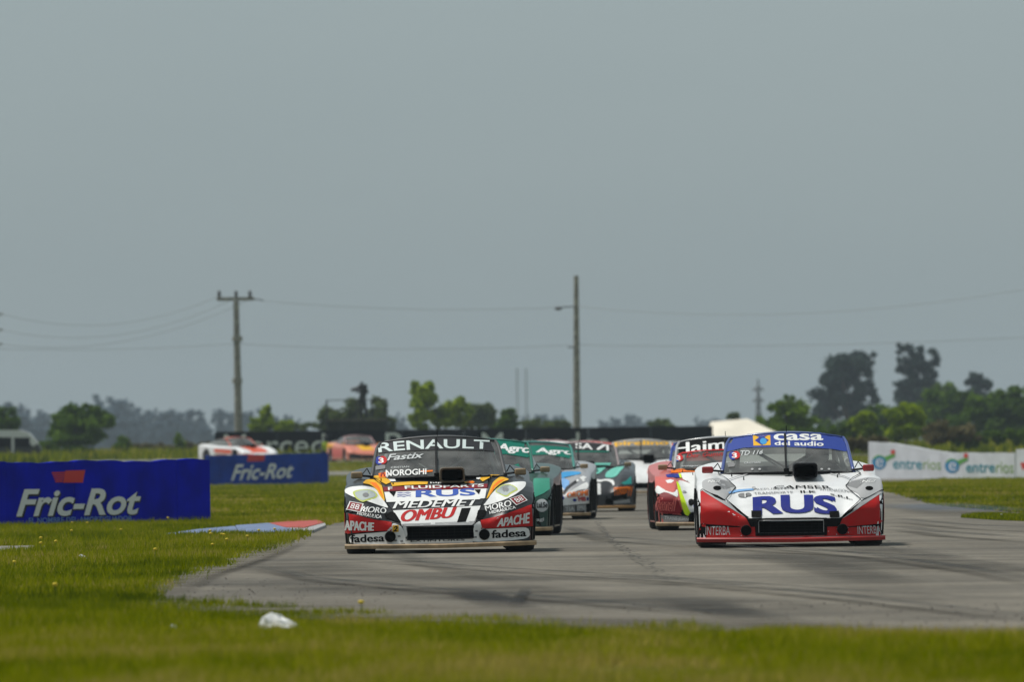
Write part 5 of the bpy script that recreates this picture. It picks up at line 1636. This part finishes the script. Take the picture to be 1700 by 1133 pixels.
L.poly([(518,728),(600,728),(598,782),(518,780)], BLACK, 5, 'bonnet_latch'); L.poly([(1146,734),(1224,730),(1226,778),(1148,780)], BLACK, 5, 'bonnet_latch')
L.poly([(340,250),(345,200),(360,130),(420,108),(820,88),(1150,92),(1280,108),(1318,160),(1340,252),(1200,226),(820,208),(480,216)], BBLUE, 1, 'windscreen_banner')
L.text('casa', ((730,103),(1132,103),(1132,158),(732,158)), WHITE, 3, .05); L.text('del audio', ((734,164),(1136,166),(1134,206),(736,198)), WHITE, 3, .035)
L.poly([(560,118),(702,114),(702,196),(562,200)], YELLOW, 2); L.poly([(632,116),(690,156),(632,198),(574,158)], BLUE, 3); L.disc(645, 165, 28, 26, AQUA, 4); L.poly([(585,120),(680,118),(632,140)], BBLUE, 4)
L.text('TD 116', ((455,240),(640,236),(632,268),(452,282)), LGREY, 2, .02, .2); L.text('CRISTIAN', ((480,334),(612,330),(612,344),(480,348)), LGREY, 2, 0)
round_badge(L, 405, 282, 42)
L.poly([(345,350),(380,332),(410,350),(400,372),(350,375)], GREY, 2)
L.text('INTERBA', ((152,848),(346,846),(346,918),(148,920)), LGREY, 4, .0); L.text('INTERBA', ((1368,848),(1552,842),(1558,908),(1370,914)), LGREY, 4, .0)
for (x, y) in ((432,885),(435,925),(1135,888),(1130,935),(1205,870),(1292,860),(1295,900),(1200,915)): L.disc(x, y, 4, 4, LGREY, 4, 'rivet')
L.text('3', ((740,870),(760,870),(760,890),(740,890)), GREY, 0, .0)
for s_ in (-1, 1): side_strip(body, [(-2.27,.12),(2.1,.12),(2.1,.60),(0,.60),(-1.0,.64),(-1.7,.58),(-2.12,.42),(-2.27,.34)], FLANK, s_)

for P_ in ([(300,400),(262,430),(330,470),(400,540),(310,636),(482,776)], [(1390,400),(1430,430),(1350,470),(1290,530),(1404,636),(1248,776)],
           [(112,572),(130,556),(310,650)], [(1598,566),(1590,556),(1404,650)], [(118,830),(420,850)], [(1600,826),(1300,852)]): L.gap(P_, .006)
L.gap([(345,482),(420,455),(520,430)], .006, GREY); L.gap([(1350,482),(1290,455),(1180,430)], .006, GREY)
for x_ in (545, 605, 1110, 1170): L.disc(x_, 394, 11, 8, SILVER, 4, 'bonnet_fastener')
# --- E: red / white / fluorescent car behind the white one
E_, body = car(1216, 133, R(1.0), 'red, white and fluorescent yellow race car with Haim on its windscreen', paint('washed red', (.58,.12,.10)),
               roofm=mat('silver roof', (.45,.45,.45), .3, coat=.5), mirror=GOLD, scoop=REDD, scoop_x=-.02)
L = Livery(body, (1040, 710, 6.294), 133, 1216, 880.5, .0122)
L.poly([(288,520),(400,520),(530,545),(528,600),(500,690),(420,672),(330,604),(300,700),(280,640)], PINK, 1)
L.poly([(280,520),(318,515),(322,600),(300,640),(280,600)], ORANGE, 2)
L.poly([(500,450),(600,438),(785,430),(785,470),(640,470),(500,480)], ORANGE, 1)
L.poly([(398,675),(450,690),(535,745),(592,912),(310,892),(312,790),(340,720)], REDD, 1)
L.text('Fenel', ((330,735),(515,745),(500,880),(312,865)), PINK, 2, .08, .15); L.text('Fenel', ((332,738),(510,748),(496,876),(316,862)), REDD, 3, .0, .15)
L.poly([(528,560),(560,596),(580,690),(622,800),(680,925),(606,920),(570,800),(540,660)], FLUO, 3)
L.poly([(575,680),(610,660),(638,690),(600,700)], GREY, 2)
L.disc(676, 787, 36, 34, BLACK, 4, 'duct_surround'); L.poly([(690,830),(730,740),(760,740),(760,840)], BLUE, 2)
L.poly([(290,892),(600,920),(900,925),(900,1010),(285,1010)], BLACK, 1)
L.poly([(360,918),(640,930),(640,1005),(360,1005)], GREY, 2); L.text('TRANS-JUAN', ((395,925),(645,945),(640,985),(395,975)), LGREY, 3, .02)
L.poly([(430,500),(500,487),(590,490),(600,530),(440,525)], BLUE, 2); L.poly([(578,485),(600,488),(602,535),(582,530)], FLUO, 3)
L.poly([(330,604),(420,668),(500,688),(536,640),(540,740),(470,700),(400,676),(350,700),(322,690),(312,650)], WHITE, 1)
L.poly([(545,560),(600,560),(700,600),(900,600),(900,920),(690,925),(640,850),(600,760),(570,650)], WHITE, 2)
L.poly([(600,480),(900,470),(900,600),(700,600),(610,545)], WHITE, 1)
L.poly([(420,560),(470,548),(510,560),(480,585),(440,588)], WHITE, 2)
L.poly([(540,300),(565,190),(600,150),(900,105),(1180,110),(1200,230),(850,236),(650,262)], BLACK, 1, 'windscreen_banner')
L.text('Haim', ((555,170),(1095,120),(1095,228),(560,285)), WHITE, 3, .05, .05)
L.poly([(540,300),(650,264),(850,238),(1150,228),(1150,240),(850,250),(650,278)], RED, 4)
L.text('Der Gummi', ((680,278),(1110,250),(1110,296),(678,320)), RED, 3, .0, .3)
round_badge(L, 595, 325, 46)
L.text('transportes', ((620,402),(860,398),(860,416),(620,420)), LGREY, 2)

# --- B: green car behind the black one
B_, body = car(782, 139, R(-2.2), 'dark green race car half hidden behind the black front left one', paint('dark green', (.010,.050,.034)),
               roofm=paint('teal green', (.015,.16,.11)), mirror=GOLD)
L = Livery(body, (800, 700, 4.722), 139, 782, 894, .012)
L.poly([(385,462),(505,460),(520,545),(470,580),(400,612)], sticker('sea green', (.05,.28,.19)), 1)
L.poly([(-420,170),(-300,150),(150,160),(330,170),(355,305),(140,270),(-400,290)], TEAL2, 1, 'windscreen_banner')
L.text('Agro', ((70,185),(325,205),(325,285),(72,255)), WHITE, 3, .06, .1)
L.disc(460, 672, 48, 50, LGREY, 2); L.text('LaLSe', ((420,650),(502,645),(502,690),(422,690)), BLACK, 3, .03)
L.text('agi', ((418,770),(474,766),(474,800),(418,802)), LGREY, 3, .05)
L.poly([(200,360),(240,345),(280,420),(230,430)], TEAL2, 1)

# --- C: blue / silver / orange car
C_, body = car(872, 112, R(-2.0), 'silver, blue and orange race car with a green Agro windscreen strip, behind the green car', paint('silver grey', (.36,.36,.37)),
               roofm=paint('light teal', (.05,.26,.22)), mirror=GOLD)
L = Livery(body, (880, 720, 7.556), 112, 872, 864.8, .012)
L.poly([(300,540),(330,505),(430,482),(615,488),(612,518),(480,540),(400,562),(312,592)], AQUA, 1)
L.poly([(310,592),(400,566),(480,600),(480,680),(420,722),(325,722)], LBL, 1); L.poly([(320,640),(400,690),(420,720),(325,724)], WHITE, 2)
L.poly([(440,770),(560,690),(690,610),(718,640),(718,700),(600,715),(480,780)], WHITE, 1)
L.poly([(420,770),(470,700),(600,600),(560,590),(440,680),(400,760)], DGREY, 2)
L.poly([(325,732),(405,742),(375,830),(350,890),(330,860)], YELLOW, 2)
L.poly([(380,800),(720,700),(725,880),(380,912)], WHITE, 1)
L.text('OROMI', ((455,752),(712,712),(712,785),(460,812)), ORANGE, 3, .06, .1)
L.disc(548, 840, 24, 20, BLUE, 3); L.text('MB', ((590,800),(685,798),(682,852),(600,856)), RED, 3, .08); L.disc(705, 825, 12, 24, NAVYT, 3)
L.disc(395, 812, 26, 26, NAVYT, 3)
L.poly([(-600,890),(380,910),(725,882),(725,1000),(-600,1000)], BLACK, 1)
L.poly([(400,910),(555,905),(555,990),(400,1000)], GREY, 2); L.poly([(570,898),(690,890),(690,975),(570,985)], GREY, 2)
L.text('TIA', ((430,925),(545,922),(545,975),(430,980)), LGREY, 3, .02); L.text('EPRE', ((580,912),(685,908),(685,960),(580,965)), LGREY, 3, .02)
L.poly([(-420,230),(-380,160),(100,155),(400,175),(480,215),(512,340),(400,310),(150,270),(-420,290)], TEAL2, 1, 'windscreen_banner')
L.text('Agro', ((18,185),(488,205),(492,300),(22,262)), WHITE, 3, .07, .05)
L.poly([(600,560),(650,540),(690,560),(640,600)], WHITE, 2); L.disc(580, 600, 16, 14, WHITE, 3); L.disc(655, 600, 18, 14, WHITE, 3)

# --- D: black / teal / orange car
D__, body = car(960, 99, R(-.8), 'black and mint green race car with orange lettering, last of the left file', paint('charcoal', (.03,.03,.033)),
               roofm=mat('pinkish grey roof', (.30,.24,.24), .4), mirror=GOLD, split=mat('ochre splitter', (.30,.16,.05), .7))
L = Livery(body, (880, 720, 7.556), 99, 960, 854, .012)
L.poly([(790,400),(1010,398),(985,430),(900,480),(860,530),(785,545)], MINT, 1)
L.poly([(950,510),(1060,450),(1185,438),(1130,500),(1085,560),(1020,585),(930,580)], MINT, 1)
L.poly([(1130,650),(1200,620),(1262,560),(1268,660),(1180,670)], sticker('deep teal', (.02,.22,.20)), 1)
L.poly([(765,590),(830,600),(870,612),(960,596),(1040,610),(1058,660),(1045,690),(1010,640),(940,620),(860,640),(775,612)], WHITE, 2)
L.poly([(780,650),(880,655),(880,682),(810,684),(812,770),(882,768),(882,794),(785,790)], WHITE, 2)
L.text('mony', ((1060,705),(1265,688),(1268,800),(1075,850)), ORANGE, 3, .09)
L.poly([(1035,870),(1245,845),(1245,900),(1035,915)], GREY, 2); L.text('TRANSPORTE', ((1045,876),(1240,856),(1240,890),(1045,905)), LGREY, 3, .0)
L.poly([(480,240),(520,140),(700,120),(900,125),(985,165),(1015,250),(860,236),(550,240)], DGREY, 1, 'windscreen_banner')
L.text('SA', ((555,148),(775,150),(775,232),(560,215)), WHITE, 3, .03)
L.poly([(812,225),(930,145),(975,150),(980,248),(948,246),(946,172),(850,240)], WHITE, 3)
L.poly([(550,244),(980,248),(985,262),(550,262)], TEAL2, 2)

# --- G: blue and white car behind E; H..K: the pack; L, M: far section of track
def black_flanks(body):
    for s_ in (-1, 1): side_strip(body, [(-2.27,.12),(2.1,.12),(2.1,.60),(0,.60),(-1.0,.64),(-1.7,.58),(-2.12,.42),(-2.27,.34)], FLANK, s_)
def simple(px, s_px, yaw, label, base, roofm, polys, cpx=None, texts=(), banner=None, **kw):
    o, body = car(px, s_px, yaw, label, base, roofm=roofm, pin=False, **kw)
    L = Livery(body, (0, 0, 1.0), 1.0, 0, 0, 0)
    for pts, m, ly in polys: L.poly([(x, -z) for x, z in pts], m, ly)
    if banner: L.poly([(-.66,-1.0),(-.56,-1.16),(.56,-1.16),(.66,-1.0),(.3,-1.02),(-.3,-1.02)], banner, 1, 'windscreen_banner')
    for t_, x0, x1, z0, z1, m in texts: L.text(t_, ((x0,-z1),(x1,-z1),(x1,-z0),(x0,-z0)), m, 3, .06)
    return o, body
g_, gb_ = simple(1190, 113, R(0.0), 'race car with blue roof and pillar showing just left of the Haim car', paint('white', (.82,.82,.81)), BBLUE, [([(-.9,.42),(-.4,.30),(-.4,.55),(-.9,.66)], RED, 1)], banner=BBLUE, mirror=GOLD)
simple(1066, 80, R(-.4), 'white race car with yellow-orange windscreen lettering in the middle of the pack', paint('white', (.82,.82,.81)), mat('pale roof', (.6,.58,.55), .4),
       [([(-.9,.10),(-.35,.10),(-.35,.22),(-.9,.24)], REDD, 1), ([(-.85,.55),(-.6,.5),(-.55,.62),(-.8,.68)], PINK, 1),
        ([(-.55,.52),(-.3,.5),(-.3,.56),(-.5,.6)], BLUE, 2), ([(.1,.45),(.4,.45),(.35,.55),(.12,.55)], PINK, 2)], banner=GREY, mirror=paint('red mirror', (.35,.01,.015)), texts=(('pirelino', -.56, .56, 1.015, 1.14, YELLOW),))
simple(1112, 66, R(-.4), 'white race car with orange windscreen lettering behind the yellow-lettered white one', paint('white', (.82,.82,.81)), mat('pale roof', (.6,.58,.55), .4),
       [([(.3,.30),(.9,.38),(.9,.20),(.35,.20)], REDD, 1)], banner=GREY, texts=(('rotoplas', -.54, .54, 1.03, 1.14, ORANGE),), mirror=paint('red mirror', (.35,.01,.015)))
simple(978, 74, R(.3), 'pale pink race car roof just showing above the black and mint car', paint('washed pink', (.60,.35,.34)), mat('pink roof', (.55,.30,.30), .4), [], banner=PINK, texts=(('TOTAL', -.4, .4, 1.04, 1.13, WHITE),))
simple(914, 80, R(.2), 'race car with pinkish roof showing above the Agro car', paint('washed pink', (.60,.35,.34)), mat('pink roof', (.55,.30,.30), .4), [], banner=WHITE)
simple(866, 72, R(.2), 'race car with pale roof showing between the green car and the Agro car', paint('cream', (.55,.52,.46)), mat('cream roof', (.52,.48,.42), .4), [], banner=LGREY)
simple(1002, 60, R(-.2), 'yellow race car far back in the pack above the black and mint car', paint('yellow', (.70,.42,.04)), mat('yellow roof', (.65,.42,.06), .4), [], banner=YELLOW, texts=(('YPF', -.3, .3, 1.04, 1.13, BLUE),))
simple(1046, 57, R(-.2), 'cream race car far back in the pack between the other pale ones', paint('cream', (.55,.52,.46)), mat('cream roof', (.52,.48,.42), .4), [([(-.5,.5),(.5,.5),(.5,.62),(-.5,.62)], PINK, 1)], banner=ORANGE)
simple(1128, 52, R(-.4), 'white race car at the tail of the pack, showing left of the blue roofed one', paint('white', (.82,.82,.81)), mat('pale roof', (.6,.58,.55), .4), [([(-.6,.55),(-.2,.6),(-.2,.45),(-.6,.42)], PINK, 1)], banner=PINK)
def far_car(px, pybot, dist, yaw, label, base, roofm, polys, **kw):
    p = foot(px, dist); 
    o, body = simple(px, 40, yaw, label, base, roofm, polys, pos=(p.x, dist, p.z+.005), cage=False, **kw)
    return o, body
for b_ in (A_, B_, C_, D__, E_, g_):
    black_flanks([c for c in b_.children if c.name.startswith('body')][0])
ORP = paint('orange red', (.75,.10,.03))
o, body = far_car(396, 760, 520, R(30), 'orange and white race car on the far straight above the second blue board', paint('white', (.82,.82,.81)), ORP,
        [([(-.4,.45),(.4,.45),(.5,.72),(-.5,.72)], ORP, 1), ([(-.9,.2),(-.4,.2),(-.4,.4),(-.9,.4)], ORP, 1)], mirror=ORP)
for s_ in (-1, 1):
    side_strip(body, [(-2.0,.42),(-.9,.60),(.6,.66),(.6,.50),(-1.0,.40)], ORP, s_)
    side_strip(body, [(-.6,.40),(.5,.44),(.5,.16),(-.6,.16)], sticker('brown side print', (.35,.2,.12)), s_)
o, body = far_car(594, 768, 510, R(14), 'pink, orange and yellow race car on the far straight beside the RENAULT car', paint('washed orange', (.70,.22,.14)), mat('pink roof', (.55,.30,.30), .4),
        [([(-.3,.5),(.3,.5),(.3,.72),(-.3,.72)], YELLOW, 1), ([(-.9,.12),(.3,.12),(.3,.28),(-.9,.36)], DGREY, 2), ([(.3,.12),(.9,.12),(.9,.3),(.3,.28)], sticker('dull green', (.05,.25,.10)), 2)], mirror=YELLOW)
for s_ in (-1, 1):
    side_strip(body, [(-1.0,.55),(1.6,.62),(1.6,.2),(-.9,.2)], PINK, s_)
    side_strip(body, [(1.0,.80),(2.1,.82),(2.1,.62),(1.0,.62)], YELLOW, s_)

# drivers of the two front cars (seated, gloves on the wheel)
def driver(carobj, label, suit, helm):
    J = [(0,.18,.38),(0,.22,.56),(0,.24,.74),(0,.22,.86),(0,.20,.95),(0,.18,1.0),
         (-.10,.02,.36),(-.12,-.38,.46),(-.12,-.72,.30),(.10,.02,.36),(.12,-.38,.46),(.12,-.72,.30),
         (-.18,.20,.77),(-.24,-.02,.64),(-.13,-.22,.72),(.18,.20,.77),(.24,-.02,.64),(.13,-.22,.72)]
    E = [(0,1),(1,2),(2,3),(3,4),(4,5),(0,6),(6,7),(7,8),(0,9),(9,10),(10,11),(2,12),(12,13),(13,14),(2,15),(15,16),(16,17)]
    rad = [.14,.14,.15,.06,.09,.07,.09,.07,.05,.09,.07,.05,.07,.05,.04,.07,.05,.04]
    o = link('person', person_mesh(J, E, rad), suit)
    loc = carobj.matrix_basis @ Vector((.32, .05, .0))
    o.location = loc; o.rotation_euler = carobj.rotation_euler
    tag(o, label, 'person')
    V, Fc = ellipsoid((0,.19,.955), (.125,.145,.135), 18, 12)
    h = link('helmet', mesh('helmet', V, Fc, True), helm, o)
    V, Fc = [], []
    for k_ in range(2):
        for j in range(9):
            a = R(-60 + 15*j) - math.pi/2
            V.append((.129*math.cos(a), .19+.150*math.sin(a), .93+.06*k_))
    for j in range(8): Fc.append((j, j+1, j+10, j+9))
    link('visor', mesh('visor', V, Fc, True), VOID, h)
    return o
driver(A_, 'driver in dark overalls and white helmet behind the RENAULT windscreen', mat('dark overalls', (.03,.03,.05), .8), mat('white helmet', (.6,.6,.6), .3))
driver(F_, 'driver in dark overalls and pale helmet behind the casa del audio windscreen', mat('dark overalls', (.03,.03,.05), .8), mat('pale helmet', (.5,.5,.52), .3))

# ------------------------------------------------------------------ haze
hm = bpy.data.materials.new('summer haze')
t, o = nt(hm)
pv = t.nodes.new('ShaderNodeVolumePrincipled')
pv.inputs['Color'].default_value = (.74, .86, .95, 1)
pv.inputs['Density'].default_value = HAZE
pv.inputs['Anisotropy'].default_value = 0.0
t.links.new(pv.outputs[0], o.inputs['Volume'])
o = link('haze', MB().box(-1450, 1450, -250, 3000, -1.0, 24).make('haze'), hm)
tag(o, 'thin grey blue summer haze over the flat circuit', 'haze', kind='stuff')
